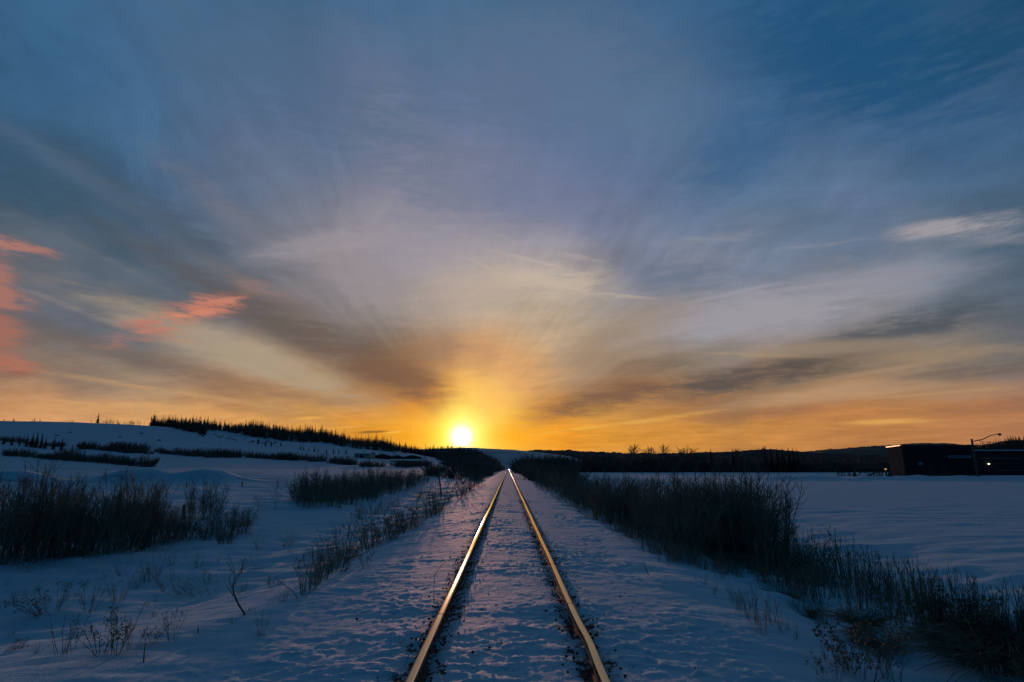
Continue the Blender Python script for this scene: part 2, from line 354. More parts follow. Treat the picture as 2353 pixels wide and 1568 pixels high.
HUM = [(5.0, 7.55, .30, .42), (5.6, 7.15, .42, .55), (5.35, 7.0, .2, .62), (4.6, 8.0, .16, .35), (4.25, 6.1, .14, .5), (6.3, 8.4, .30, .6), (5.5, 9.6, .22, .5), (4.9, 11.3, .2, .45), (4.2, 13.5, .16, .4),
       (-60, 0, 0, 1), (4.9, 6.2, .2, .4), (6.0, 6.5, .32, .6), (4.5, 9.7, .13, .3)]
def edge_l(y): return -2.75 - np.clip(12.5 - y, 0, 8) * .38 + .35 * perlin(y * .22, y * 0 + 3.3, 4)
def edge_r(y): return 3.8 - np.clip(10 - y, 0, 5) * .17 + .35 * perlin(y * .25, y * 0 + 1.3, 5)
def H(x, y):
    x = np.asarray(x, float); y = np.asarray(y, float)
    el, er = edge_l(y), edge_r(y)
    # bed between and beside the rails
    a = np.abs(x); z = -0.085 - 0.02 * sstep(.9, 2.2, a)
    # left shoulder, ditch and field edge
    d = el - x
    zl = -.06 - .17 * sstep(-1.6, .3, d) - .50 * sstep(-.1, 1.9, d) - .32 * sstep(1.5, 4.5, d) + .5 * sstep(7, 14, d) + .35 * sstep(12, 24, d)
    d2 = x - er
    zr = -.06 - .16 * sstep(-1.4, .2, d2) - .38 * sstep(-.1, 1.3, d2) - .2 * sstep(1.5, 3, d2) + .2 * sstep(3.5, 7, d2) + .22 * sstep(6, 11, d2)
    far = sstep(60, 140, y)
    z = z + np.where(x < 0, zl, zr) + .06
    side = sstep(.2, 1.5, np.where(x < 0, d, d2))
    z = z + side * (1 - far) * (1 - .85 * sstep(8.5, 13, x)) * (.16 * perlin(x * .42, y * .42, 1) + .09 * perlin(x * 1.1, y * 1.1, 2))
    # drift waves on the shoulders
    sh = sstep(1.6, 2.6, a) * (1 - sstep(60, 120, y))
    z = z + sh * (.05 * perlin(x * .55 + y * .1, y * .9, 7))
    for hx, hy, h, r in HUM:
        q = ((x - hx) ** 2 + (y - hy) ** 2) / (r * r)
        z = z + h * np.exp(-np.minimum(q, 40) ** 1.3)
    # heaped snow out in the left field
    for px, Y, h, wx, wy in ((462, 62, 1.2, 2.6, 2.2), (520, 64, .7, 2.2, 2.0), (300, 60, 1.1, 3.0, 2.2), (352, 62, .7, 2.4, 2), (40, 60, 1.2, 4, 2.5)):
        hx = (px - VX) / 1339.0 * Y
        q = ((x - hx) / wx) ** 2 + ((y - Y) / wy) ** 2
        z = z + h * np.exp(-np.minimum(q, 40))* (1 + .25 * perlin(x * .6, y * .6, 9))
    # rising farmland to the left
    pxx = VX + 1339.0 * x / np.maximum(y, 5.0)
    k = (1075 - np.interp(pxx, _px, _ridge)) / 113.0
    z = z + np.clip(k, 0, 3) * np.interp(y, _py, _P) * (1 + .05 * perlin(x * .012, y * .012, 11) * sstep(100, 300, y))
    z = z + sstep(60, 200, y) * sstep(20, 60, a) * np.where(x > 0, .10, .45) * perlin(x * .03, y * .03, 12)
    # snowed bank before the building on the right
    q = sstep(38, 46, x) * np.exp(-((y - 100) / 4.0) ** 2) * sstep(60, 90, y)
    z = z + q * (.55 + .5 * perlin(x * .25, y * .2, 13))
    return z
def ground(px, py):
    d = px_dir(px, py); t = np.concatenate([np.linspace(3, 60, 900), np.geomspace(60, 3000, 1600)])
    gap = CAMZ + d.z * t - H(d.x * t, d.y * t); i = int(np.argmax(gap < 0)) if (gap < 0).any() else len(t) - 1
    if i > 0 and gap[i] < 0:
        f = gap[i - 1] / (gap[i - 1] - gap[i]); tt = t[i - 1] + f * (t[i] - t[i - 1])
    else: tt = t[i]
    x, y = d.x * tt, d.y * tt
    return Vector((x, y, float(H(x, y))))
def hpx(p, n): return n * p.y / 1372.0                              # n survey units tall at that distance, in metres

def snow_material():
    m = bpy.data.materials.new("snow"); m.use_nodes = True; t = m.node_tree; b = t.nodes['Principled BSDF']
    L = t.links.new
    b.inputs['Roughness'].default_value = 0.75; b.inputs['Specular IOR Level'].default_value = 0.06
    g = t.nodes.new('ShaderNodeNewGeometry'); at = t.nodes.new('ShaderNodeAttribute'); at.attribute_name = 'gravel'
    tn = t.nodes.new('ShaderNodeTexNoise'); tn.inputs['Scale'].default_value = 28; tn.inputs['Detail'].default_value = 4
    L(g.outputs['Position'], tn.inputs['Vector'])
    sm = t.nodes.new('ShaderNodeMath'); sm.operation = 'ADD'; L(at.outputs['Fac'], sm.inputs[0])
    ml = t.nodes.new('ShaderNodeMath'); ml.operation = 'MULTIPLY_ADD'; L(tn.outputs['Fac'], ml.inputs[0]); ml.inputs[1].default_value = 1.0; ml.inputs[2].default_value = -0.5
    L(ml.outputs[0], sm.inputs[1])
    mr = t.nodes.new('ShaderNodeMapRange'); mr.inputs[1].default_value = 0.42; mr.inputs[2].default_value = 0.60; L(sm.outputs[0], mr.inputs[0])
    st = t.nodes.new('ShaderNodeAttribute'); st.attribute_name = 'stubble'
    # wind-combed stubble lines out in the fields
    mp = t.nodes.new('ShaderNodeMapping'); mp.inputs['Scale'].default_value = (0.05, 0.9, 0.9); L(g.outputs['Position'], mp.inputs['Vector'])
    sn = t.nodes.new('ShaderNodeTexNoise'); sn.inputs['Scale'].default_value = 1.0; sn.inputs['Detail'].default_value = 6; L(mp.outputs[0], sn.inputs['Vector'])
    s2 = t.nodes.new('ShaderNodeMapRange'); s2.inputs[1].default_value = 0.54; s2.inputs[2].default_value = 0.72; L(sn.outputs['Fac'], s2.inputs[0])
    s3 = t.nodes.new('ShaderNodeMath'); s3.operation = 'MULTIPLY'; L(s2.outputs[0], s3.inputs[0]); L(st.outputs['Fac'], s3.inputs[1])
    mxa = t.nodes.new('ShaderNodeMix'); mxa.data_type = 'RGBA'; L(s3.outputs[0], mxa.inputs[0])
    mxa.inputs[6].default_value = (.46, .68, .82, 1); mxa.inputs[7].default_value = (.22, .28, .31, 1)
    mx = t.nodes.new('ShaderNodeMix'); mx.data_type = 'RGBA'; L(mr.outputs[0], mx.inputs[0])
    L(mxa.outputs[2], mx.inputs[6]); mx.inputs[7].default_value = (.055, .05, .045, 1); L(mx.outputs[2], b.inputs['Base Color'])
    bn = t.nodes.new('ShaderNodeTexNoise'); bn.inputs['Scale'].default_value = 45; bn.inputs['Detail'].default_value = 5; L(g.outputs['Position'], bn.inputs['Vector'])
    bp = t.nodes.new('ShaderNodeBump'); bp.inputs['Strength'].default_value = 0.55; bp.inputs['Distance'].default_value = 0.012; L(bn.outputs['Fac'], bp.inputs['Height'])
    bn2 = t.nodes.new('ShaderNodeTexNoise'); bn2.inputs['Scale'].default_value = 3.0; bn2.inputs['Detail'].default_value = 5; L(g.outputs['Position'], bn2.inputs['Vector'])
    bp2 = t.nodes.new('ShaderNodeBump'); bp2.inputs['Strength'].default_value = 0.5; bp2.inputs['Distance'].default_value = 0.06; L(bn2.outputs['Fac'], bp2.inputs['Height'])
    L(bp2.outputs[0], bp.inputs['Normal']); L(bp.outputs[0], b.inputs['Normal'])
    return m
M_SNOW = snow_material()
def axis(fine, lim, step, grow, end):
    a = list(np.arange(0, lim, step)); s = step
    while a[-1] < end:
        s *= grow; a.append(a[-1] + s)
    return np.array(a)
xp = axis(0, 4.6, 0.028, 1.055, 5000); xs = np.concatenate([-xp[:0:-1], xp])
ya = [3.0]
while ya[-1] < 4200: ya.append(ya[-1] + max(.026, .0072 * ya[-1]))
ys = np.concatenate([[-60, -30, -15, -8, -4, -2, -1, 0, .6, 1.2, 1.7, 2.1, 2.4, 2.6, 2.8], ya])
X, Y = np.meshgrid(xs, ys)
Z = H(X, Y)
res = np.maximum(.03, .0072 * np.maximum(Y, 0))                      # metres per row there
aX = np.abs(X); el, er = edge_l(Y), edge_r(Y)
bed = 1 - sstep(-1.3, .1, np.where(X < 0, el - X, X - er) )
bed = bed * (1 - sstep(2.0, 3.4, aX) * .75)
wob = .5 * perlin(X * .9, Y * .5, 21)
s1 = perlin(X * 2.7 + Y * .35, (Y + wob * .5 + .12 * X) * 5.6 , 22); s2 = perlin(X * 6.5, (Y + wob * .3) * 10.5, 23); s3 = perlin(X * 13, Y * 14, 24)
crest = lambda n: 1 - np.abs(n) * 2.2
crust = perlin(X * 1.2, Y * 1.7, 25)
rough = bed * (.022 * np.clip(crest(s1), 0, 1) ** 4 + .011 * np.clip(crest(s2), 0, 1) ** 2 * (crust > -.1) + .010 * s3 + .03 * crust)
rough += bed * .015 * sstep(.05, .13, perlin(X * 2.9, Y * 5.0, 26) + .3 * s3)          # broken plates of crust
fadeb = 1 - sstep(25, 110, Y)
rough = rough * (.35 + .95 * sstep(-.25, .3, perlin(X * .55, Y * .38, 29) + .35 * perlin(X * 1.6, Y * 1.1, 30)))
Z = Z + .6 * rough * (.25 + .75 * fadeb) - bed * .035
for sgn in (-1, 1):                                                  # swept gap along each rail
    dr = np.abs(X - sgn * .7535)
    Z = Z - .045 * np.exp(-(dr / .12) ** 2) * (.8 + .5 * perlin(X * 3, Y * 2.5, 27))
shd = (1 - bed) * (1 - sstep(.6, 2.2, np.where(X < 0, el - X, X - er))) * (1 - sstep(30, 70, Y))
Z = Z + shd * (.022 * perlin(X * 1.3 + Y * .35, Y * 3.2, 31) + .010 * perlin(X * 2 + Y * .5, Y * 8, 32))
outr = (1 - .6 * sstep(8.5, 13, X)) * sstep(.4, 2, np.where(X < 0, el - X, X - er)) * (1 - sstep(25, 60, Y))
Z = Z + outr * (.05 * perlin(X * 1.6, Y * 1.6, 33) + .02 * perlin(X * 4, Y * 4, 34))
dr = np.minimum(np.abs(X - .7535), np.abs(X + .7535))
grav = bed * (.46 * np.exp(-(dr / .24) ** 2) + .34 * perlin(X * 2.1, Y * 2.3, 41) + .55 * perlin(X * 8, Y * 9, 42) - .55 * np.clip(crest(s1), 0, 1) * 0 + .06 - .12 * sstep(1.1, 2.2, aX))
grav = np.where((Y > 120), grav * .6, grav)
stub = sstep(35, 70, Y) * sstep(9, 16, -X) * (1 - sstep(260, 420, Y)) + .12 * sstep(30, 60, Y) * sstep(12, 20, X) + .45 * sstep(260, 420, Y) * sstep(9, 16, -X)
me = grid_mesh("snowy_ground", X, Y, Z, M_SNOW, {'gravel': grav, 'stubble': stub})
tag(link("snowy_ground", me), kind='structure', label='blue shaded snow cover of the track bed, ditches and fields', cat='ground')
del X, Y, Z, s1, s2, s3, rough, grav, stub

# ------------------------------------------------------------------ rails
M_RAIL = material("rail_steel", (.46, .42, .38), .24, 1.0, c2=(.30, .26, .23), nscale=9)
def steel_worn():
    m = bpy.data.materials.new("worn_rail_steel"); m.use_nodes = True; t = m.node_tree; b = t.nodes['Principled BSDF']; L = t.links.new
    g = t.nodes.new('ShaderNodeNewGeometry'); mp = t.nodes.new('ShaderNodeMapping'); mp.inputs['Scale'].default_value = (160, 1.2, 40); L(g.outputs['Position'], mp.inputs['Vector'])
    tn = t.nodes.new('ShaderNodeTexNoise'); tn.inputs['Scale'].default_value = 1; tn.inputs['Detail'].default_value = 5; L(mp.outputs[0], tn.inputs['Vector'])
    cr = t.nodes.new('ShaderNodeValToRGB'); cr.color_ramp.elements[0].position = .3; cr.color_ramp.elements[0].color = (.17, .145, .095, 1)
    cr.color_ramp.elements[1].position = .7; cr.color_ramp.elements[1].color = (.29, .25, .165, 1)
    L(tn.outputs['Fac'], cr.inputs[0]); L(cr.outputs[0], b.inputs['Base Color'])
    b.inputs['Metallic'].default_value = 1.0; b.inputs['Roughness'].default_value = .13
    bp = t.nodes.new('ShaderNodeBump'); bp.inputs['Strength'].default_value = .03; bp.inputs['Distance'].default_value = .001
    L(tn.outputs['Fac'], bp.inputs['Height']); L(bp.outputs[0], b.inputs['Normal'])
    return m
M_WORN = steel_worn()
M_RUST = material("rusty_rail_web", (.09, .05, .035), .8, c2=(.05, .035, .03), nscale=14)
HEAD = [(-.036, -.040), (.036, -.040), (.037, -.012), (.031, -.003), (.018, 0), (-.018, 0), (-.031, -.003), (-.037, -.012)]
WEB = [(-.072, -.172), (.072, -.172), (.070, -.160), (.012, -.142), (.010, -.0405), (-.010, -.0405), (-.012, -.142), (-.070, -.160)]
def rail(sgn, label):
    root = bpy.data.objects.new("railway_rail", None); col.objects.link(root); root.location = (sgn * .7535, 0, 0)
    tag(root, label, 'rail', 'two rails of the track')
    st = [-6.0]
    while st[-1] < 760: st.append(st[-1] + max(.25, abs(st[-1]) * .03))
    st = np.array(st); w = .010 * perlin(st * .33, st * 0 + sgn * 2.7, 51) * sstep(3, 8, st) + .03 * perlin(st * .02, st * 0 + 9, 52) * sstep(20, 60, st)
    if sgn > 0: w = w + .018 * np.exp(-((st - 5.9) / .5) ** 2)
    zz = .008 * perlin(st * .21, st * 0 + sgn, 53)
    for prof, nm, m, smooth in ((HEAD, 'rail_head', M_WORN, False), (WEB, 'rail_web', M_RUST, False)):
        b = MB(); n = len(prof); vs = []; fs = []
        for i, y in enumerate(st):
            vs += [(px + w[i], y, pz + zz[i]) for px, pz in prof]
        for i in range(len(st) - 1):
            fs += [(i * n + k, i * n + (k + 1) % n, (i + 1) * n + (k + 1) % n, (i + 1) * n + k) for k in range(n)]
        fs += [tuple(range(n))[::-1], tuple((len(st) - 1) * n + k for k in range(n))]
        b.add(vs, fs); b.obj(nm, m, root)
    for y in ((6.9, 8.6, 11.9, 19.5) if sgn < 0 else (7.4, 10.3, 15.5, 27)):
        j = MB(); k = int(np.argmin(np.abs(st - y))); j.box(-.0375 + w[k], .0375 + w[k], y, y + .006, -.03, .0012 + zz[k]); j.obj('rail_joint', M_RUST, root)
rail(-1, 'left steel rail of the track, golden with reflected sunset')
rail(1, 'right steel rail of the track, its inner edge glinting gold')

# stones of the ballast showing through the crust
rng = random.Random(3)
M_STONE = material("ballast_stone", (.075, .068, .062), .9, c2=(.03, .028, .028), nscale=40)
b = MB()
ico = [(0, 0, 1), (.9, 0, .3), (.28, .85, .35), (-.72, .53, .3), (-.72, -.53, .4), (.28, -.85, .3), (.1, .1, -.8)]
icf = [(0, 1, 2), (0, 2, 3), (0, 3, 4), (0, 4, 5), (0, 5, 1), (6, 2, 1), (6, 3, 2), (6, 4, 3), (6, 5, 4), (6, 1, 5)]
for i in range(1500):
    y = 3 + 30 * rng.random() ** 2.0
    if rng.random() < .88:
        x = rng.choice((-1, 1)) * (.7535 + rng.choice((-1, 1)) * (.07 + abs(rng.gauss(0, .085))))
    else: x = rng.uniform(-1.7, 1.7)
    if abs(abs(x) - .7535) < .055: continue
    r = rng.uniform(.008, .024); q = rng.random() * 6.3
    z = -.115 + .05 * min(1, abs(abs(x) - .7535) / .25) + rng.uniform(-.01, .015)
    b.add([(x + r * (vx * math.cos(q) - vy * math.sin(q)) * rng.uniform(.7, 1.3), y + r * (vx * math.sin(q) + vy * math.cos(q)), z + r * .8 * vz) for vx, vy, vz in ico], icf)
tag(b.obj("ballast_stones", M_STONE), kind='stuff', label='dark ballast stones showing through the thin snow along both rails', cat='ballast')

# ------------------------------------------------------------------ distant hills
M_WOODHILL = material("wooded_hill", (.075, .052, .042), .95, c2=(.035, .027, .026), nscale=.035)
M_SNOWHILL = material("snowy_hill", (.62, .66, .70), .8, c2=(.40, .40, .42), nscale=.02)
def hill(name, prof, Y, depth, mat, label, jag=1.0, base=-3.0):
    p = np.array(prof, float); px = np.arange(p[0, 0], p[-1, 0] + .1, 1.0); py = np.interp(px, p[:, 0], p[:, 1])
    ker = np.exp(-np.linspace(-2, 2, 15) ** 2); ker /= ker.sum(); py = np.convolve(np.pad(py, 7, mode='edge'), ker, 'valid')
    v = np.linspace(-1, 1, 41); PX, V = np.meshgrid(px, v); TOP = np.tile((HY - py), (len(v), 1))
    YY = Y + V * depth; XX = (PX - VX) / 1339.0 * Y * (1 + .0 * V)
    crestz = CAMZ + Y * TOP / 1372.0
    s = np.cos(V * np.pi / 2) ** 1.2
    ZZ = base + (crestz - base) * s
    ZZ = ZZ + jag * s * (perlin(XX * .11, YY * .05, 61) * .9 + perlin(XX * .31, YY * .1, 62) * .6 + .5 * perlin(XX * .02, YY * .02, 63) * 3)
    return tag(link(name, grid_mesh(name, XX, YY, ZZ, mat)), label, 'hill', kind='structure')
hill("hill", [(930,1062),(975,1042),(1005,1033),(1025,1030),(1045,1030),(1070,1033),(1100,1040),(1130,1053),(1150,1066),(1160,1074)], 900, 130, M_WOODHILL, 'dark wooded knoll directly under the setting sun', 1.6)
hill("hill", [(900,1046),(960,1033),(1000,1031),(1040,1030),(1090,1029),(1130,1032),(1180,1034),(1240,1040),(1290,1046),(1330,1056),(1360,1072)], 1500, 300, M_SNOWHILL, 'snow-covered far slope between the sun and the end of the track', .8)
hill("hill", [(1120,1064),(1190,1040),(1210,1036),(1260,1034),(1330,1037),(1400,1041),(1480,1043),(1600,1041),(1700,1038),(1760,1034),(1800,1036),(1900,1044),(2000,1046),(2200,1050),(2350,1056)], 1900, 300, M_WOODHILL, 'long low wooded ridge along the horizon to the right of the track', 4.0)
M_FARHILL = material("hazed_brown_hill", (.21, .135, .105), .95, c2=(.15, .10, .085), nscale=.02)  # wooded brown lightened: the haze before this hill is put into its colour
hill("hill", [(1780,1056),(1850,1040),(1900,1034),(1960,1030),(2040,1024),(2100,1020),(2135,1018),(2180,1020),(2240,1024),(2330,1030),(2450,1044)], 2600, 500, M_FARHILL, 'broad brown hill rising behind the dark building', 4.0)
hill("hill", [(2190,1050),(2240,1034),(2290,1027),(2330,1017),(2360,1012),(2420,1006),(2520,1000),(2650,1004)], 800, 160, M_WOODHILL, 'steep forested hill at the right end of the skyline', 2.6)

# ------------------------------------------------------------------ plants: builders
M_TWIG = material("bare_twig", (.26, .235, .17), .9, c2=(.17, .155, .12), nscale=3)
M_STALK = material("dry_stalk", (.26, .225, .155), .9, c2=(.16, .14, .10), nscale=5)
M_NEEDLE = material("spruce_needles", (.075, .095, .07), .9, c2=(.05, .062, .05), nscale=.8)
M_BARK = material("tree_bark", (.10, .075, .06), .9, c2=(.05, .04, .035), nscale=4)
M_FARTWIG = material("far_twigs", (.19, .165, .13), .9, c2=(.12, .105, .09), nscale=.3)
def curve(p, d, L, n, rng, wob=.12, up=.0):
    pts = [Vector(p)]; d = Vector(d).normalized()
    for i in range(n):
        d = (d + Vector((rng.gauss(0, wob), rng.gauss(0, wob), rng.gauss(0, wob) + up))).normalized()
        pts.append(pts[-1] + d * (L / n))
    return pts
def taper(r0, r1, n): return [r0 + (r1 - r0) * i / (n - 1) for i in range(n)]
def shrub(seed, h=2.3, w=.9, stems=46, twigs=9, r0=.011, lean=.28, low=24):
    rng = random.Random(seed); b = MB()
    for i in range(stems):
        a = rng.random() * 6.283; q = math.sqrt(rng.random()); p = (math.cos(a) * q * w * .55, math.sin(a) * q * w * .55, -.12)
        d = Vector((math.cos(a) * q * lean + rng.gauss(0, .08), math.sin(a) * q * lean + rng.gauss(0, .08), 1))
        L = h * (.38 + .65 * rng.random() ** .7) * (1.06 - .28 * q); r = r0 * rng.uniform(.7, 1.3)
        pts = curve(p, d, L, 6, rng, .045, .03); b.tube(pts, taper(r, r * .3, 7))
        for k in range(twigs):
            t = rng.uniform(.22, .95); j = min(5, int(t * 6)); pp = pts[j].lerp(pts[j + 1], t * 6 - j)
            a2 = rng.random() * 6.283; dd = (pts[j + 1] - pts[j]).normalized() + Vector((math.cos(a2), math.sin(a2), .15)) * rng.uniform(.4, 1.0)
            l2 = h * rng.uniform(.10, .27) * (1.15 - t * .6); tp = curve(pp, dd, l2, 3, rng, .12, .09)
            b.tube(tp, taper(r * .42, r * .16, 4), cap=False)
            if rng.random() < .8:
                b.tube(curve(tp[1], (tp[2] - tp[1]).normalized() + Vector((rng.gauss(0, .5), rng.gauss(0, .5), .1)), l2 * .55, 2, rng, .1, .05), taper(r * .28, r * .13, 3), cap=False)
    for i in range(low):                                             # broken shoots and grass round the foot
        a = rng.random() * 6.283; q = math.sqrt(rng.random()) * w * 1.05
        b.tube(curve((math.cos(a) * q, math.sin(a) * q, -.1), (math.cos(a) * .5 + rng.gauss(0, .3), math.sin(a) * .5 + rng.gauss(0, .3), 1), h * rng.uniform(.10, .28), 3, rng, .12, 0.0), taper(r0 * .5, r0 * .2, 4), cap=False)
    return b
def leaf(b, p, s, rng):
    a = Vector((rng.gauss(0, 1), rng.gauss(0, 1), rng.gauss(0, 1))).normalized(); c = a.cross(Vector((rng.gauss(0, 1), rng.gauss(0, 1), rng.gauss(0, 1)))).normalized()
    b.add([p, p + a * s * .5 + c * s * .35, p + a * s, p + a * s * .5 - c * s * .35], [(0, 1, 2, 3)])
def weed(seed, h=.7, w=.2, stems=14, twigs=5, r0=.0045, lean=.45, heads=0, hs=.03, bow=0.0):
    """dry weed: stems, side twigs and (heads) curled seed heads"""
    rng = random.Random(seed); b = MB()
    for i in range(stems):
        a = rng.random() * 6.283; q = math.sqrt(rng.random()); p = (math.cos(a) * q * w * .5, math.sin(a) * q * w * .5, -.06)
        d = Vector((math.cos(a) * q * lean + rng.gauss(0, .1) + bow, math.sin(a) * q * lean + rng.gauss(0, .1), 1))
        L = h * rng.uniform(.5, 1.05); r = r0 * rng.uniform(.7, 1.3)
        pts = curve(p, d, L, 5, rng, .09, -.05 * (bow != 0)); b.tube(pts, taper(r, r * .35, 6))
        for k in range(twigs):
            t = rng.uniform(.35, .98); j = min(4, int(t * 5)); pp = pts[j].lerp(pts[j + 1], t * 5 - j); a2 = rng.random() * 6.283
            tp = curve(pp, (pts[j + 1] - pts[j]).normalized() + Vector((math.cos(a2), math.sin(a2), .1)) * .7, h * rng.uniform(.06, .18), 2, rng, .15, .04)
            b.tube(tp, taper(r * .55, r * .25, 3), cap=False)
            if heads and rng.random() < .6:
                for _ in range(heads): leaf(b, tp[-1] + Vector((rng.gauss(0, hs * .5), rng.gauss(0, hs * .5), rng.gauss(0, hs * .5))), hs * rng.uniform(.6, 1.3), rng)
        if heads:
            for _ in range(heads * 2): leaf(b, pts[-1] + Vector((rng.gauss(0, hs * .5), rng.gauss(0, hs * .5), rng.uniform(-2.5, .6) * hs)), hs * rng.uniform(.6, 1.3), rng)
    return b
def spruce_parts(seed, h=10.0, w=3.0, layers=20):
    rng = random.Random(seed); t = MB(); t.tube([(0, 0, -.6), (0, 0, h * .5), (0, 0, h)], [h * .016, h * .010, .02], 5); c = MB()
    for i in range(layers):
        f = i / (layers - 1); z = h * (.06 + .93 * f); r = w * .5 * (1 - f) ** .85 * rng.uniform(.8, 1.15) + .06
        n = max(5, int(11 - 5 * f)); o = rng.random() * 6.28
        for k in range(n):
            a = o + 6.283 * k / n + rng.gauss(0, .18); L = r * rng.uniform(.65, 1.15); wd = L * rng.uniform(.28, .42) + .05; dr = h * .022 + L * rng.uniform(.15, .38)
            dx, dy = math.cos(a), math.sin(a); nx, ny = -dy, dx
            c.add([(0, 0, z + h * .035), (dx * L * .6 + nx * wd, dy * L * .6 + ny * wd, z - dr * .7), (dx * L, dy * L, z - dr), (dx * L * .6 - nx * wd, dy * L * .6 - ny * wd, z - dr * .7),
                   (dx * L * .55, dy * L * .55, z - dr * .25)], [(0, 1, 4), (1, 2, 4), (2, 3, 4), (3, 0, 4)])
    return t, c
def bare_tree_parts(seed, h=8.0, spread=.45, depth=4, r0=None, fork=3):
    rng = random.Random(seed); t = MB(); c = MB(); r0 = r0 or h * .014
    tr = curve((0, 0, -.5), (rng.gauss(0, .05), rng.gauss(0, .05), 1), h * .9, 7, rng, .05, .05)
    t.tube(tr, taper(r0, r0 * .25, 8), 5)
    def branch(p, d, L, r, lv):
        pts = curve(p, d, L, 4, rng, .12, .08); c.tube(pts, taper(r, r * .4, 5), 3, cap=False)
        if lv <= 0: return
        for k in range(fork):
            t_ = rng.uniform(.3, 1.0); j = min(3, int(t_ * 4)); a = rng.random() * 6.283
            branch(pts[j].lerp(pts[j + 1], t_ * 4 - j), (pts[j + 1] - pts[j]).normalized() + Vector((math.cos(a), math.sin(a), .2)) * spread * 1.5, L * rng.uniform(.45, .68), r * .5, lv - 1)
    for k in range(12):
        f = rng.uniform(.22, .97); j = min(6, int(f * 7)); a = rng.random() * 6.283
        branch(tr[j].lerp(tr[j + 1], f * 7 - j), Vector((math.cos(a) * spread * 1.6, math.sin(a) * spread * 1.6, 1)), h * .42 * (1.08 - f * .75), r0 * .42, depth - 2)
    return t, c
def put_parts(name, parts, loc, scale, rz, label, cat, group=None):
    root = bpy.data.objects.new(name, None); col.objects.link(root); root.location = loc; root.scale = scale; root.rotation_euler = (0, 0, rz)
    tag(root, label, cat, group)
    for nm, me in parts: link(nm, me, root)
    return root
rng = random.Random(11)
SPR = []
for i in range(5):
    t, c = spruce_parts(100 + i, 10, (3.4, 2.8, 3.8, 3.0, 2.5)[i], (20, 22, 18, 20, 24)[i]); SPR.append((('trunk', t.mesh('trunk', M_BARK)), ('crown', c.mesh('crown', M_NEEDLE))))
BARE = []
for i in range(5):
    t, c = bare_tree_parts(200 + i, 8, (.5, .42, .6, .35, .5)[i], 4, None, 4); BARE.append((('trunk', t.mesh('trunk', M_BARK)), ('crown', c.mesh('crown', M_FARTWIG))))
FBARE = []
for i in range(4):
    t, c = bare_tree_parts(230 + i, 8, (.55, .45, .6, .4)[i], 4, .2, 4); FBARE.append((('trunk', t.mesh('trunk', M_FARTWIG)), ('crown', c.mesh('crown', M_FARTWIG))))
WIL = [shrub(300 + i, 2.3, (.95, .8, 1.1, .9, 1.0, .85)[i], (38, 30, 42, 34, 38, 28)[i], 15, .0125, .20, 14).mesh('shrub', M_TWIG) for i in range(6)]
FARSH = [shrub(330 + i, 2.6, 1.5, 90, 12, .034, .75, 60).mesh('far_shrub', M_FARTWIG) for i in range(4)]

# ------------------------------------------------------------------ left ridge forest (one mass) and the trees one can tell apart
def merged(items, name, mat, label, cat):
    """items: (MB, location, scale vector, rz) joined into one stuff object"""
    vs = []; fs = []; n = 0
    for b, loc, scl, rz in items:
        a = b._np if hasattr(b, '_np') else None
        if a is None: b._np = a = np.array(b.v)
        ca, sa = math.cos(rz), math.sin(rz); q = a * np.array(scl)
        q = np.stack([q[:, 0] * ca - q[:, 1] * sa, q[:, 0] * sa + q[:, 1] * ca, q[:, 2]], -1) + np.array(loc)
        vs.append(q); fs.extend([tuple(i + n for i in f) for f in b.f]); n += len(q)
    me = bpy.data.meshes.new(name); me.from_pydata(np.concatenate(vs).tolist(), [], fs); me.materials.append(mat); me.update()
    return tag(link(name, me), label, cat, kind='stuff')
LOWSP = []
for i in range(4):
    t, c = spruce_parts(400 + i, 10, (3.2, 2.7, 3.8, 3.0)[i], 11); LOWSP.append(c)
LOWBT = []
for i in range(4):
    t, c = bare_tree_parts(420 + i, 8, .45, 3, .16, 3)
    c.add(t.v, t.f); LOWBT.append(c)
items = []; items2 = []
ftop = ([340, 420, 480, 560, 640, 720, 800, 880, 960, 1000], [972, 976, 980, 986, 993, 1002, 1013, 1026, 1041, 1048])
fbot = ([340, 370, 400, 450, 470, 482, 520, 560, 590, 640, 690, 750, 800, 870, 960, 1000], [973, 979, 985, 995, 1001, 990, 994, 1000, 1006, 1013, 1018, 1018, 1030, 1036, 1044, 1050])
for i in range(2600):
    px = rng.uniform(342, 1000); a = np.interp(px, *ftop) - 2; bq = np.interp(px, *fbot); py = rng.uniform(a, bq)
    if i % 3 == 0: py = a + rng.uniform(-1, 2.5)
    g = ground(px, py)
    if g.y > 720: g = Vector(at_Y(px, 1000, 640)); g.z = float(H(g.x, g.y))
    conf = rng.random() < (.92 if px < 470 else .5 if px < 800 else .25)
    hh = (rng.uniform(.55, .95) if rng.random() < .88 else rng.uniform(.95, 1.3)) * (1.2 if px < 475 else 1.12 + .15 * math.sin(px * .045))
    if conf: items.append((rng.choice(LOWSP), g, (hh * 1.25, hh * 1.25, hh), rng.random() * 6.28))
    else: items2.append((rng.choice(LOWBT), g, (hh * 1.1, hh * 1.1, hh * .95), rng.random() * 6.28))
merged(items, "spruce_forest", M_NEEDLE, 'dense dark spruce forest covering the ridge on the left', 'forest')
merged(items2, "bare_woodland", M_FARTWIG, 'leafless woodland mixed into the dark ridge forest', 'woodland')
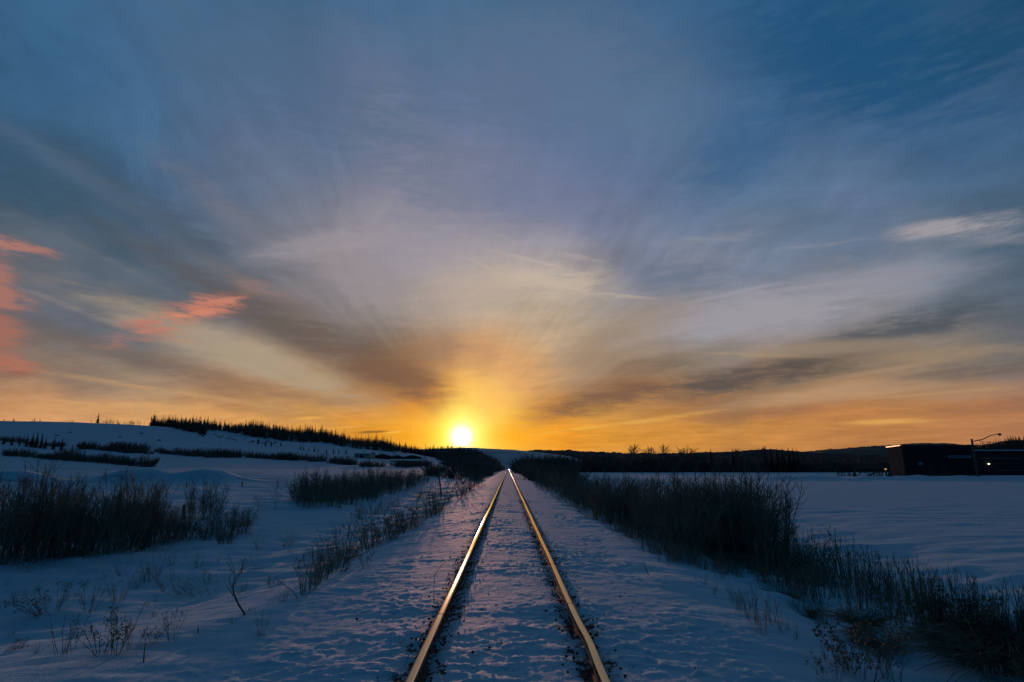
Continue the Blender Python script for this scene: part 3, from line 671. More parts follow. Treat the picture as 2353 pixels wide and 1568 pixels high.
# thin brush along the bare crest
items = []
for i in range(230):
    px = rng.uniform(-60, 345); dens = .25 + .75 * (px > 235) + .4 * math.sin(px * .09)
    if rng.random() > dens: continue
    g = at_Y(px, 960, rng.uniform(590, 640)); g.z = float(H(g.x, g.y)); s = rng.uniform(.25, .62) * (1.15 if px > 240 else .8)
    items.append((rng.choice(LOWBT + LOWSP[:1]), g, (s, s, s), rng.random() * 6.28))
merged(items, "crest_brush", M_FARTWIG, 'thin brush and saplings along the bare crest of the left hill', 'brush')
def spruce(px, py, hp, label, group=None, i=None, slim=1.0):
    g = ground(px, py); k = hpx(g, hp) / 10.0
    put_parts("spruce_tree", SPR[rng.randrange(5) if i is None else i], g, (k * slim, k * slim, k), rng.random() * 6.28, label, 'tree', group)
g = at_Y(226, 960, 600)
g.z = float(H(g.x, g.y)); k = 1.1
put_parts("spruce_tree", SPR[1], g, (k * 1.15, k * 1.15, k), 1.0, 'lone tall spruce standing on the bare crest of the left hill', 'tree')
for px, hp, lab in ((60, 20, 'leftmost spruce of the dark row below the bare left hill'), (72, 23, 'second spruce from the left in the row below the bare hill'),
                    (82, 25, 'tallest spruce of the dark row below the bare left hill'), (93, 24, 'slim spruce right of the tallest one below the bare hill'),
                    (103, 17, 'short wide spruce ending the tight row below the bare hill'), (122, 20, 'spruce standing apart right of the tight row below the bare hill'),
                    (140, 21, 'pointed spruce in the hedge line below the bare left hill'), (165, 13, 'small spruce rising from the hedge line below the bare hill'),
                    (8, 14, 'spruce at the left picture edge below the bare hill'), (26, 17, 'broad spruce near the left picture edge below the bare hill'), (44, 12, 'low spruce between two taller ones below the bare hill')):
    spruce(px, 1021 + px * .10 + 0, hp * 1.5, lab, 'spruces below the bare left hill', slim=1.25)
for px, py, hp, lab in ((460, 1001, 18, 'spruce at the lower tip of the ridge forest beside the snow gap'), (466, 1004, 18, 'spruce lowest in the snow gap of the ridge forest'),
                        (593, 1020, 15, 'spruce left of the pair on the snowy slope below the forest'), (610, 1025, 17, 'left spruce of the pair below the forest edge'), (623, 1026, 15, 'right spruce of the pair below the forest edge'),
                        (645, 1026, 14, 'wide spruce at the foot of the ridge forest'), (690, 1034, 13, 'spruce on the snowy slope right of the forest foot'), (697, 1035, 11, 'small spruce beside the one right of the forest foot'),
                        (709, 1037, 10, 'left of three small spruces on the open snow slope'), (722, 1038, 14, 'tallest of three small spruces on the open snow slope'), (731, 1038, 10, 'right of three small spruces on the open snow slope'),
                        (750, 1042, 12, 'spruce left of the farmstead'), (766, 1043, 15, 'taller spruce left of the white farm building'), (778, 1043, 12, 'spruce right beside the taller one near the farmstead'), (795, 1044, 14, 'spruce just left of the white farm building')):
    spruce(px, py, hp, lab, 'single spruces on the slope below the ridge forest', slim=1.3)
# hedges of round shrubs in the left fields
hedge = [(20, 1048, 13), (42, 1049, 15), (62, 1051, 14), (85, 1053, 10), (104, 1055, 11), (122, 1056, 12), (140, 1057, 18), (162, 1059, 22), (184, 1061, 14), (205, 1062, 14), (226, 1063, 16), (246, 1065, 18), (268, 1067, 15), (285, 1069, 17), (305, 1071, 14), (338, 1073, 20)]
where = ['at the left end of the lower hedge row', 'second from the left end of the lower hedge row', 'third from the left in the lower hedge row', 'low in the gap of the lower hedge row', 'low and thin beside the gap in the lower hedge row', 'left of the two big shrubs in the lower hedge row',
         'left one of the two big shrubs in the lower hedge row', 'biggest of the lower hedge row', 'just right of the biggest one in the lower hedge row', 'middle of the lower hedge row', 'seventh from the right end of the lower hedge row', 'tall one right of the middle of the lower hedge row', 'fourth from the right end of the lower hedge row', 'third from the right end of the lower hedge row', 'beside the round shrub ending the lower hedge row', 'round and full, alone at the right end of the lower hedge row']
for (px, py, hp), wtx in zip(hedge, where):
    g = ground(px, py); k = hpx(g, hp * 1.6) / 2.6
    tag(link("round_shrub", FARSH[rng.randrange(4)], None, g, rng.random() * 6.28, (k * 1.25, k * 1.25, k)), 'dark leafless shrub, ' + wtx, 'shrub', 'shrubs of the lower hedge row')
items = []
FS = [shrub(360 + i, 2.6, 1.6, 44, 7, .045, .6, 40) for i in range(3)]
def hedge_line(pts, n, hp, sp=3.0):
    for i in range(n):
        f = rng.random(); px = pts[0][0] + (pts[-1][0] - pts[0][0]) * f; py = np.interp(px, [p[0] for p in pts], [p[1] for p in pts]) + rng.gauss(0, sp * .4)
        g = ground(px, py); k = hpx(g, hp * 1.45 * rng.uniform(.6, 1.3)) / 2.6; items.append((rng.choice(FS), g, (k * 1.5, k * 1.5, k), rng.random() * 6.28))
hedge_line([(-40, 1010), (60, 1020), (190, 1030), (310, 1041), (390, 1043)], 46, 10)
hedge_line([(400, 1044), (470, 1050), (560, 1052), (640, 1056), (720, 1060), (800, 1068)], 60, 13)
hedge_line([(180, 1032), (220, 1033), (300, 1036), (330, 1039)], 16, 15)
hedge_line([(780, 1066), (880, 1074), (990, 1072), (1080, 1066), (1150, 1066)], 50, 11)
hedge_line([(1000, 1058), (1060, 1058), (1110, 1060), (1148, 1067)], 40, 12)
for px, py in ((130, 1012), (275, 1015), (325, 1007), (160, 1005), (365, 1023), (250, 980), (272, 985)): items.append((rng.choice(FS), ground(px, py - 10), (1.0, 1.0, .55), 0))
for i in range(40):
    px = rng.uniform(490, 640); g = ground(px, np.interp(px, [490, 640], [1004, 1020]) + rng.gauss(0, 3)); items.append((rng.choice(FS), g, (.6, .6, .35), 0))
merged(items, "hedge_brush", M_FARTWIG, 'dark leafless hedge brush along the field edges on the left', 'brush')

# ------------------------------------------------------------------ farmstead
M_WHITEWALL = material("pale_farm_wall", (.42, .42, .42), .8, c2=(.32, .31, .30), nscale=.6)
M_BARNWALL = material("dark_barn_wall", (.10, .075, .06), .9, c2=(.06, .045, .04), nscale=.7)
M_ROOFSNOW = material("roof_snow", (.72, .80, .88), .8, c2=(.62, .68, .74), nscale=.5)
M_DARK = material("dark_opening", (.03, .03, .03), .7)
def barn(px, py, wp, hp, dep, wall, label, name="farm_barn", ridge_x=True, rot=0.0, roofh=.45):
    g = ground(px, py); w = wp * g.y / 1339.0; h = hpx(g, hp); e = h * (1 - roofh)
    root = bpy.data.objects.new(name, None); col.objects.link(root); root.location = g; root.rotation_euler = (0, 0, rot); tag(root, label, 'farm building', 'buildings of the far farmstead')
    b = MB()
    if ridge_x: b.box(-w / 2, w / 2, 0, dep, -1, e); b.add([(-w/2, 0, e), (-w/2, dep, e), (-w/2, dep/2, h), (w/2, 0, e), (w/2, dep, e), (w/2, dep/2, h)], [(0, 2, 1), (3, 4, 5)])
    else: b.prism([(-w / 2, -1), (w / 2, -1), (w / 2, e), (0, h), (-w / 2, e)], 0, dep)
    b.obj('wall', wall, root)
    r = MB(); o = .5; th = .22
    if ridge_x:
        for s in (0, 1):
            y0 = -o if s == 0 else dep + o; z0 = e - o * (h - e) / (dep / 2)
            r.add([(-w/2-o, y0, z0), (w/2+o, y0, z0), (w/2+o, dep/2, h), (-w/2-o, dep/2, h), (-w/2-o, y0, z0+th), (w/2+o, y0, z0+th), (w/2+o, dep/2, h+th), (-w/2-o, dep/2, h+th)], [(0,1,2,3), (4,7,6,5), (0,4,5,1), (1,5,6,2), (0,3,7,4)])
    else:
        for s in (-1, 1):
            x0 = s * (w / 2 + o); z0 = e - o * (h - e) / (w / 2)
            r.add([(x0, -o, z0), (0, -o, h), (0, dep+o, h), (x0, dep+o, z0), (x0, -o, z0+th), (0, -o, h+th), (0, dep+o, h+th), (x0, dep+o, z0+th)], [(0,1,2,3), (4,7,6,5), (0,4,5,1), (0,3,7,4), (3,2,6,7)])
    r.obj('roof', M_ROOFSNOW, root)
    d = MB(); d.box(-w * .12, w * .12, -.06, .06, -.5, e * .72); d.obj('door', M_DARK, root)
barn(831, 1053, 34, 15, 14, M_WHITEWALL, 'pale block-like farm building left of the snowy barns', roofh=.3)
barn(878, 1055, 44, 12, 30, M_BARNWALL, 'left snow-roofed barn of the farmstead with a dark gable', ridge_x=False, rot=.5)
barn(912, 1056, 30, 10, 26, M_BARNWALL, 'small snow-roofed barn between the two larger barns', ridge_x=False, rot=.5)
barn(946, 1057, 50, 11, 40, M_BARNWALL, 'wide snow-roofed barn nearest the sun', ridge_x=False, rot=.6)
barn(930, 1064, 70, 8, 10, M_WHITEWALL, 'long low shed with a pale wall below the barns', roofh=.35)
for px, py, hp, lab in ((875, 1054, 20, 'bare tree in front of the left snowy barn'), (905, 1060, 24, 'bare tree between the farm barns'), (975, 1062, 18, 'spreading bare tree right of the long pale shed'), (820, 1062, 18, 'bare tree below the pale farm building'), (850, 1066, 22, 'wide bare tree in front of the farmstead'), (795, 1060, 16, 'low bare tree left of the farmstead')):
    g = ground(px, py); k = hpx(g, hp) / 8.0; put_parts("bare_tree", BARE[rng.randrange(5)], g, (k * 1.2, k * 1.2, k), rng.random() * 6.28, lab, 'tree', 'bare trees round the farmstead')

# ------------------------------------------------------------------ right far treeline
def gr(px, Y):
    x = (px - VX) / 1339.0 * Y; return Vector((x, Y, float(H(x, Y))))
TL = [bare_tree_parts(440 + i, 8, .5, 3, .2, 4) for i in range(4)]; TLm = []
for t, c in TL: c.add(t.v, t.f); TLm.append(c)
items = []
for i in range(420):
    px = rng.uniform(1195, 2080); Y = rng.uniform(262, 330); k = rng.uniform(.72, .98) * (Y / 270)
    if px > 1900: k *= .86
    if px < 1300: k *= .92
    items.append((rng.choice(TLm), gr(px, Y), (k * 1.25, k * 1.25, k), rng.random() * 6.28))
for i in range(330):
    px = rng.uniform(1195, 2080); Y = rng.uniform(256, 268); k = rng.uniform(1.0, 2.2)
    items.append((rng.choice(FS), gr(px, Y), (k * 1.6, k * 1.6, k), rng.random() * 6.28))
merged(items, "dark_treeline", M_FARTWIG, 'dense dark treeline along the far edge of the right field', 'trees')
items = [(rng.choice(LOWSP), gr(rng.uniform(1230, 2080), rng.uniform(275, 340)), (1.0 * q, 1.0 * q, .78 * q), rng.random() * 6) for q in [rng.uniform(.75, 1.0) for _ in range(160)]]
merged(items, "treeline_spruces", M_NEEDLE, 'low dark spruces inside the far treeline on the right', 'trees')
for px, top, lab in ((1532, 1027, 'widest bare tree rising above the far right treeline'), (1452, 1026, 'bare tree at the left of the two crowns above the treeline'), (1468, 1025, 'bare tree right beside the left crown above the treeline'), (1497, 1031, 'thin bare tree between the crowns above the treeline'),
                     (1560, 1030, 'bare tree just right of the widest crown above the treeline'), (1585, 1029, 'round bare crown above the treeline left of the spruces'), (1605, 1033, 'small bare crown near the round one above the treeline'), (1510, 1030, 'bare tree left of the widest crown above the treeline'), (1755, 1031, 'bare tree behind the dark spruces of the treeline'), (1690, 1036, 'bare tree by the single spruce of the treeline')):
    g = gr(px, 258 + rng.uniform(0, 6)); k = (g.y * (HY - top + 5) / 1372.0 + CAMZ - g.z) / 8.0
    put_parts("bare_tree", FBARE[rng.randrange(4)], g, (k * 1.25, k * 1.25, k * 1.04), rng.random() * 6.28, lab, 'tree', 'bare trees rising above the far treeline')
for px, top, lab in ((1637, 1035, 'small spruce in the treeline left of the single spruce'), (1688, 1035, 'single spruce in the middle of the far right treeline'), (1762, 1036, 'leftmost spruce of the dark group left of the building'), (1776, 1034, 'second spruce of the dark group left of the building'), (1790, 1033, 'third spruce of the dark group left of the building'),
                     (1803, 1033, 'fourth spruce of the dark group left of the building'), (1817, 1032, 'tallest spruce of the dark group left of the building'), (1828, 1033, 'second last spruce of the dark group left of the building'), (1837, 1035, 'rightmost spruce of the dark group left of the building')):
    g = gr(px, 250 + rng.uniform(0, 6)); k = (g.y * (HY - top + 4) / 1372.0 + CAMZ - g.z) / 10.0
    put_parts("spruce_tree", SPR[rng.randrange(5)], g, (k * 1.3, k * 1.3, k), rng.random() * 6.28, lab, 'tree', 'spruces of the far right treeline')

# ------------------------------------------------------------------ dark metal building, its annex and the street lamp
M_CLAD = material("dark_metal_cladding", (.050, .058, .060), 1.0, c2=(.038, .044, .046), nscale=.8, spec=0.0)
M_TRIM = material("bright_roof_trim", (.85, .75, .60), .22, 1.0, c2=(.75, .65, .5), nscale=2)
M_SIGN = material("pale_sign_board", (.30, .40, .48), .6, c2=(.22, .30, .36), nscale=4)
M_LETTER = material("sign_letters", (.05, .06, .07), .7)
M_GREYPANEL = material("grey_panel", (.26, .31, .36), .6, c2=(.2, .24, .28), nscale=3)
M_LAMPON = material("lit_lamp", (.9, .9, .85), .4, emis=((1, .85, .6), 6.0))
M_POLE = material("galvanised_pole", (.09, .09, .09), .6, .3)
M_WOODPOST = material("weathered_wood", (.16, .12, .09), .9, c2=(.08, .06, .05), nscale=10)
YB = 150.0
def bx(px): return (px - VX) / 1339.0 * YB
zb = -.5
zt = CAMZ + YB * (HY - 1023.5) / 1372.0
x0, x1 = bx(2082), bx(2246); xl = bx(2048)
root = bpy.data.objects.new("metal_building", None); col.objects.link(root); root.location = (0, 0, 0)
tag(root, 'dark flat-roofed metal building with a pale sign at the right edge of the field', 'building')
# side wall runs back from the near corner: its far corner shows further left
dY = 7.5; xf = (2048 - VX) / 1339.0 * (YB + dY)
b = MB()
cor = [(x0, YB), (x1, YB), (x1 + 2, YB + dY), (xf, YB + dY)]
b.add([(x, y, zb) for x, y in cor] + [(x, y, zt) for x, y in cor], [(0, 1, 5, 4), (1, 2, 6, 5), (2, 3, 7, 6), (3, 0, 4, 7), (4, 5, 6, 7)])
n = 60
for i in range(n):
    x = x0 + (x1 - x0) * (i + .5) / n; b.box(x - .05, x + .05, YB - .05, YB + .01, zb, zt - .3)
b.obj('wall', M_CLAD, root)
b = MB(); dxs, dys = x0 - xf, -dY; ln = math.hypot(dxs, dys); nx, ny = dys / ln, -dxs / ln
b.add([(x0 + nx*.25, YB + ny*.25 , zt - .06), (xf + nx*.25, YB + dY + ny*.25, zt - .26), (xf + nx*.25, YB + dY + ny*.25, zt - .05), (x0 + nx*.25, YB + ny*.25, zt + .14),
       (x0 - nx*.2, YB - ny*.2, zt - .30), (xf - nx*.2, YB + dY - ny*.2, zt - .34), (xf - nx*.2, YB + dY - ny*.2, zt + .10), (x0 - nx*.2, YB - ny*.2, zt + .14)], [(0,1,2,3), (3,2,6,7), (4,7,6,5), (0,3,7,4), (1,5,6,2), (0,4,5,1)])
b.obj('roof_trim', M_TRIM, root)
b = MB(); b.box(x0 + .3, x1, YB - .14, YB + .5, zt - .26, zt + .12); b.obj('parapet', M_CLAD, root)
def face_box(b, pxa, pxb, pya, pyb, th):
    za = CAMZ + YB * (HY - pya) / 1372.0; zc = CAMZ + YB * (HY - pyb) / 1372.0
    b.box(bx(pxa), bx(pxb), YB - th, YB - .055, min(za, zc), max(za, zc))
b = MB(); face_box(b, 2187, 2240, 1047, 1052.5, .16); sg = b.obj('sign', M_SIGN, root)
b = MB(); rs = random.Random(9); px = 2188.2
while px < 2238:
    w = rs.uniform(1.2, 2.4)
    if rs.random() < .85: b = MB(); face_box(b, px, px + w * .8, 1048.2 + rs.uniform(0, .4), 1051.4 - rs.uniform(0, .6), .17); b.obj('letter', M_LETTER, sg)
    px += w
b = MB(); face_box(b, 2113.8, 2124.8, 1062.2, 1069.5, .3); b.obj('wall_panel', M_GREYPANEL, root)
b = MB(); face_box(b, 2083.5, 2087, 1069.4, 1070.2, .2); b.obj('wall_bracket', M_GREYPANEL, root)
for px in (2076.2, 2079.2):
    d = at_Y(px, 1038.4, YB + 2); l = MB(); l.box(d.x - .16, d.x + .16, d.y - 1.5, d.y - 1.2, d.z - .2, d.z + .15); l.obj('floodlight', M_LAMPON, root)
b = MB(); d = at_Y(2077.7, 1036, YB + 2); b.tube([(d.x - .5, d.y - 1.2, d.z - .4), (d.x, d.y - .9, d.z + .6), (d.x + .5, d.y - 1.2, d.z - .4)], .08, 4); b.obj('lamp_bracket', M_GREYPANEL, root)
M_DOOR = material("roller_door", (.075, .068, .068), .9, c2=(.065, .06, .06), spec=0.0)
for px in (2134, 2160): b = MB(); face_box(b, px, px + 17, 1071, 1089, .09); b.obj('roller_door', M_DOOR, root)
# annex
YA = 158.0
def ax(px): return (px - VX) / 1339.0 * YA
def az(py): return CAMZ + YA * (HY - py) / 1372.0
root = bpy.data.objects.new("metal_annex", None); col.objects.link(root); tag(root, 'lower dark building with a snowy roof edge right of the street lamp', 'building')
b = MB(); b.box(ax(2249), ax(2480), YA, YA + 20, zb, az(1036)); b.obj('wall', M_CLAD, root)
b = MB(); b.add([(ax(2249), YA - .6, az(1036)), (ax(2480), YA - .6, az(1036)), (ax(2480), YA + 21, az(1031)), (ax(2249), YA + 21, az(1031)),
                 (ax(2249), YA - .6, az(1033.6)), (ax(2480), YA - .6, az(1033.6)), (ax(2480), YA + 21, az(1028.6)), (ax(2249), YA + 21, az(1028.6))], [(0,3,2,1), (4,5,6,7), (0,1,5,4), (1,2,6,5), (2,3,7,6), (3,0,4,7)]); b.obj('roof', M_ROOFSNOW, root)
b = MB(); b.box(ax(2258), ax(2350), YA - .35, YA - .06, az(1054.3), az(1053)); b.obj('gutter', M_GREYPANEL, root)
b = MB(); b.box(ax(2271), ax(2285), YA - .12, YA - .004, zb, az(1071)); dr_ = b.obj('door', M_DARK, root)
b = MB(); q = (ax(2277.5), YA - .4, az(1066.2)); b.tube([(q[0], q[1] + .4, q[2]), (q[0], q[1] + .1, q[2]), (q[0], q[1] - .1, q[2])], [.06, .11, .09], 8); b.obj('door_lamp', M_LAMPON, root)
b = MB(); b.box(ax(2295), ax(2360), YA - .2, YA - .06, az(1082), az(1080.8)); b.obj('wall_rail', M_GREYPANEL, root)
# street lamp
YL = 108.0
def lp(px, py): return at_Y(px, py, YL)
root = bpy.data.objects.new("street_lamp", None); col.objects.link(root); base = lp(2247.5, 1096); base.z = float(H(base.x, base.y)); root.location = base
tag(root, 'tall unlit street lamp with a curved arm in front of the dark building', 'street lamp')
top = lp(2247, 1009) - base
b = MB(); b.tube([(0, 0, -.4), (0, 0, top.z * .5), (0, 0, top.z)], [.24, .21, .17], 8); b.obj('pole', M_POLE, root)
pt = [lp(*p) - base for p in ((2248, 1015), (2258, 1010), (2272, 1003), (2282, 999.5), (2293, 998.6))]
for p in pt: p.y = 0
pt[0].x = 0.02
b = MB(); b.tube(pt, [.09, .085, .08, .07, .06], 6); b.obj('arm', M_POLE, root)
q = pt[-1]; b = MB()
b.tube([q + Vector((-.1, 0, .02)), q + Vector((.15, 0, .05)), q + Vector((.45, 0, .03)), q + Vector((.72, 0, -.03))], [.07, .19, .21, .06], 8); hd = b.obj('lamp_head', M_POLE, root)
b = MB(); b.tube([q + Vector((.28, 0, -.08)), q + Vector((.33, 0, -.30))], [.18, .07], 8); b.obj('lens', M_GREYPANEL, hd)
for (pa, pb, sag, lab) in (((2249, 1012), (2420, 1006), 1.2, 'upper overhead wire running right from the street lamp'), ((2249, 1012.5), (2320, 1031), .5, 'lower overhead wire slanting from the street lamp down to the annex')):
    A = lp(*pa); B = at_Y(pb[0], pb[1], 140 if sag > 1 else 157); pts = [A.lerp(B, t / 16) - Vector((0, 0, sag * 4 * (t / 16) * (1 - t / 16))) for t in range(17)]
    b = MB(); b.tube(pts, .028, 4); tag(b.obj("overhead_wire", M_DARK), lab, 'wire')
# things in the snow before the building
M_FRAME = material("painted_frame", (.20, .21, .22), .6, c2=(.14, .14, .15), nscale=4)
M_DFRAME = material("dark_frame", (.06, .055, .055), .7)
def goal(px0, px1, pt_, pb_, Y, lab):
    x0, x1 = (px0 - VX) / 1339.0 * Y, (px1 - VX) / 1339.0 * Y; zt = CAMZ + Y * (HY - pt_) / 1372.0; z0 = float(H((x0 + x1) / 2, Y))
    b = MB(); b.tube([(x0, Y, z0 - .2), (x0, Y, zt), (x1, Y, zt), (x1, Y, z0 - .2)], .07, 5)
    b.tube([(x0, Y, zt), (x0, Y + 1.6, z0)], .04, 4); b.tube([(x1, Y, zt), (x1, Y + 1.6, z0)], .04, 4); b.tube([(x0, Y + 1.6, z0 + .03), (x1, Y + 1.6, z0 + .03)], .04, 4)
    tag(b.obj("goal_frame", M_FRAME), lab, 'goal')
goal(1969 - 1, 2038 + 0, 1075, 1088, 150, 'right goal frame standing behind the playground things')
goal(1882, 1922, 1074, 1086, 215, 'left goal frame before the far treeline')
def thing_at(px, py, Y=None):
    g = ground(px, py) if Y is None else gr(px, Y); return g
Yp = 138.0; s = Yp / 1372.0
def gp(px): return gr(px, Yp)
def rack(px0, px1, hp, n, lab):
    a, c = gp(px0), gp(px1); h = hp * s; b = MB()
    for i in range(n):
        p = a.lerp(c, i / (n - 1)); b.tube([p - Vector((0, 0, .2)), p + Vector((0, 0, h))], .06, 4)
    for f in (.35, .95): b.tube([a + Vector((0, 0, h * f)), c + Vector((0, 0, h * f))], .05, 4)
    tag(b.obj("railing", M_DFRAME), lab, 'railing')
rack(1925, 1943, 9, 7, 'leftmost low railing in the snow left of the dark building')
rack(1949, 1955, 9, 4, 'short railing beside the leftmost railing')
rack(1958, 1968, 7, 3, 'third railing, with wide gaps, before the playground arch')
g = gp(1965); b = MB(); b.tube([g - Vector((0, 0, .2)), g + Vector((0, 0, .5)), g + Vector((0, 0, 1.2))], [.5, .35, .1], 7); tag(b.obj("snowy_stump", M_WOODPOST), 'dark cone-shaped stump left of the playground arch', 'stump')
g = gp(1988); b = MB()
for k, r in ((0, 1.6), (.5, 1.3)):
    b.tube([g + Vector((r * math.cos(t * math.pi / 10), k, r * .85 * math.sin(t * math.pi / 10) - .1)) for t in range(11)], .09, 5)
for t in (2, 4, 6, 8): b.tube([g + Vector((1.6 * math.cos(t * math.pi / 10), 0, 1.36 * math.sin(t * math.pi / 10) - .1)), g + Vector((1.3 * math.cos(t * math.pi / 10), .5, 1.1 * math.sin(t * math.pi / 10) - .1))], .05, 4)
tag(b.obj("climbing_arch", M_DFRAME), 'round dark climbing arch half buried in the snow', 'climbing arch')
root = bpy.data.objects.new("play_tower", None); col.objects.link(root); g = gp(2023); root.location = g; tag(root, 'dark play tower with a ramp beside the climbing arch', 'play tower')
b = MB()
for dx in (-.7, .7):
    for dy in (0, 1.2): b.tube([(dx, dy, -.2), (dx, dy, 1.9)], .08, 4)
b.obj('post', M_DFRAME, root); b = MB(); b.box(-.75, .75, -.05, 1.25, .75, .9); [b.box(-.72, .72, -.08, -.02, z, z + .16) for z in (.1, .35, .95, 1.2, 1.5)]; b.obj('deck', M_DFRAME, root)
b = MB(); b.tube([(-.8, .5, .9), (-1.8, .4, .5), (-2.8, .4, 0)], .16, 5); b.tube([(-.9, .2, .1), (-1.5, .2, 1.1)], .07, 4); b.obj('ramp', M_DFRAME, root)
g = gp(2038); root = bpy.data.objects.new("marker_post", None); col.objects.link(root); root.location = g; tag(root, 'thin post with a glowing orange top beside the play tower', 'post')
b = MB(); b.box(-.13, .13, -.13, .13, -.2, 1.55); b.obj('post', M_WOODPOST, root); b = MB(); b.box(-.15, .15, -.15, .15, 1.552, 1.85); b.obj('cap', M_LAMPON if False else material("orange_cap", (.85, .35, .10), .3, emis=((1, .45, .12), .6)), root)  # cap material emits a weak orange glow
g = gp(2046); b = MB(); b.tube([g - Vector((0, 0, .2)), g + Vector((0, 0, .6)), g + Vector((0, 0, 1.3))], [.6, .4, .05], 7); tag(b.obj("garden_spruce", M_NEEDLE), 'tiny dark spruce left of the building corner', 'tree')
g = gp(2064); b = MB(); b.tube([g + Vector((-.9, 0, 0)), g + Vector((-.5, 0, .7)), g + Vector((.4, 0, .7)), g + Vector((.8, 0, 0))], .08, 4); b.tube([g + Vector((1.3, 0, .6)), g + Vector((1.7, 0, 0))], .06, 4); tag(b.obj("picnic_frame", M_DFRAME), 'small dark table frame before the building corner', 'table frame')
a, c = gp(2120), gp(2152); b = MB(); b.tube([a + Vector((0, 0, .45)), c + Vector((0, 0, .45))], .06, 4)
for f in (0, 1): p = a.lerp(c, f); b.tube([p - Vector((0, 0, .2)), p + Vector((0, 0, .45))], .06, 4)
for f in (.2, .52, .84): p = a.lerp(c, f); b.tube([p + Vector((0, -.9, -.1)), p + Vector((.45, .6, 1.0))], .11, 4)
tag(b.obj("bench_rack", M_DFRAME), 'rack with three slanted boards before the dark building', 'rack')

# ------------------------------------------------------------------ posts on the left
def post(px, py, pxt, pyt, r, lab, grp=None, nm="fence_post", Y=None):
    g = ground(px, py) if Y is None else gr(px, Y); t = at_Y(pxt, pyt, g.y)
    b = MB(); b.tube([Vector((0, 0, -.25)), (t - g) * .5, t - g], [r, r * .95, r * .85], 6); o = b.obj(nm, M_WOODPOST); o.location = g; tag(o, lab, 'post', grp)
post(1016, 1141, 1004, 1070, .075, 'thin leaning pole beside the weeds left of the track', None, "leaning_pole")
post(422, 1194, 423, 1160, .075, 'short thick post in front of the small round willow', 'fence posts in the left field')
post(429, 1120, 430, 1109, .06, 'fence post at the left foot of the snow heap', 'fence posts in the left field')
post(557, 1119, 556, 1107, .06, 'fence post at the right end of the snow heap', 'fence posts in the left field')
post(532, 1103, 532, 1094, .05, 'small fence post behind the snow heap', 'fence posts in the left field', Y=72)
post(425, 1098, 425, 1092, .05, 'tiny fence post behind the left of the snow heap', 'fence posts in the left field', Y=76)
post(1132, 1090, 1132, 1076, .07, 'thin marker pole far along the left side of the track', None, "marker_pole")

# ------------------------------------------------------------------ willow thickets along the track
def willow(px, py, hp, label, group, wide=1.0, i=None):
    g = ground(px, py); k = hpx(g, hp * rng.uniform(.86, 1.1)) / 2.1
    return tag(link("willow_shrub", WIL[rng.randrange(6) if i is None else i], None, g, rng.random() * 6.28, (k * wide, k * wide, k)), label, 'shrub', group)
GL = 'willow shrubs of the thicket at the left edge'
for j, (px, py, hp) in enumerate([(-40, 1290, 220), (15, 1285, 195), (55, 1280, 205), (95, 1275, 200), (140, 1280, 180), (175, 1270, 170), (210, 1270, 165), (248, 1262, 185), (280, 1258, 185), (315, 1255, 165), (345, 1250, 130), (378, 1245, 105), (-90, 1280, 210), (120, 1240, 150), (300, 1236, 140), (400, 1240, 80)]):
    willow(px, py, hp, 'bare willow shrub in the dense thicket at the left edge of the snow', GL, 1.15)
willow(470, 1193, 92, 'small round bare willow standing right of the left thicket', None, 1.3, 2)
for px, py, hp, lab in ((430, 1235, 60, 'low dark shrub below the small round willow, at its left'), (470, 1240, 48, 'low dark shrub straight below the small round willow'), (515, 1232, 70, 'dark low shrub right of the small round willow'), (548, 1222, 62, 'low shrub ending the row right of the small round willow'), (520, 1250, 40, 'lowest scrub right below the small round willow')):
    willow(px, py, hp, lab, 'low scrub right of the left thicket', 1.6)
GM = 'willow shrubs of the middle thicket left of the track'
for px, py, hp in [(700, 1152, 72), (722, 1152, 78), (745, 1150, 74), (768, 1150, 78), (790, 1146, 74), (812, 1144, 68), (835, 1142, 66), (858, 1138, 66), (880, 1134, 62), (900, 1130, 58), (920, 1126, 54), (938, 1122, 48), (955, 1117, 42), (970, 1112, 36), (710, 1165, 60), (760, 1165, 55), (800, 1160, 55), (850, 1152, 55), (735, 1140, 66), (780, 1136, 62), (825, 1132, 56), (870, 1124, 50), (910, 1118, 44), (690, 1145, 55)]:
    willow(px, py, hp, 'bare willow shrub in the dark thicket left of the track', GM, 1.55)
GR_ = 'willow shrubs of the big thicket right of the track'
lst = [(1800, 1292, 195), (1770, 1300, 208), (1740, 1290, 200), (1708, 1285, 190), (1672, 1282, 180), (1640, 1272, 172), (1606, 1268, 168), (1575, 1262, 160), (1545, 1250, 150), (1518, 1240, 140), (1490, 1228, 130), (1462, 1218, 120), (1436, 1208, 112), (1412, 1196, 100), (1390, 1186, 92), (1370, 1176, 84), (1350, 1166, 76), (1332, 1158, 70), (1316, 1150, 64), (1300, 1142, 58), (1286, 1134, 54), (1272, 1127, 50), (1260, 1121, 46), (1248, 1115, 44), (1238, 1110, 42), (1228, 1105, 40), (1218, 1100, 38), (1208, 1096, 38),
       (1785, 1260, 165), (1700, 1255, 160), (1650, 1240, 148), (1590, 1230, 135), (1540, 1222, 125), (1500, 1206, 112), (1620, 1225, 132), (1560, 1205, 112), (1470, 1190, 95), (1430, 1178, 84), (1400, 1168, 76), (1370, 1156, 66), (1340, 1145, 56), (1320, 1138, 52), (1740, 1245, 150)]
for px, py, hp in lst:
    willow(px - max(0, px - 1660) * .45, py, hp * 1.06, 'bare willow shrub in the big dark thicket right of the track', GR_, 1.35)
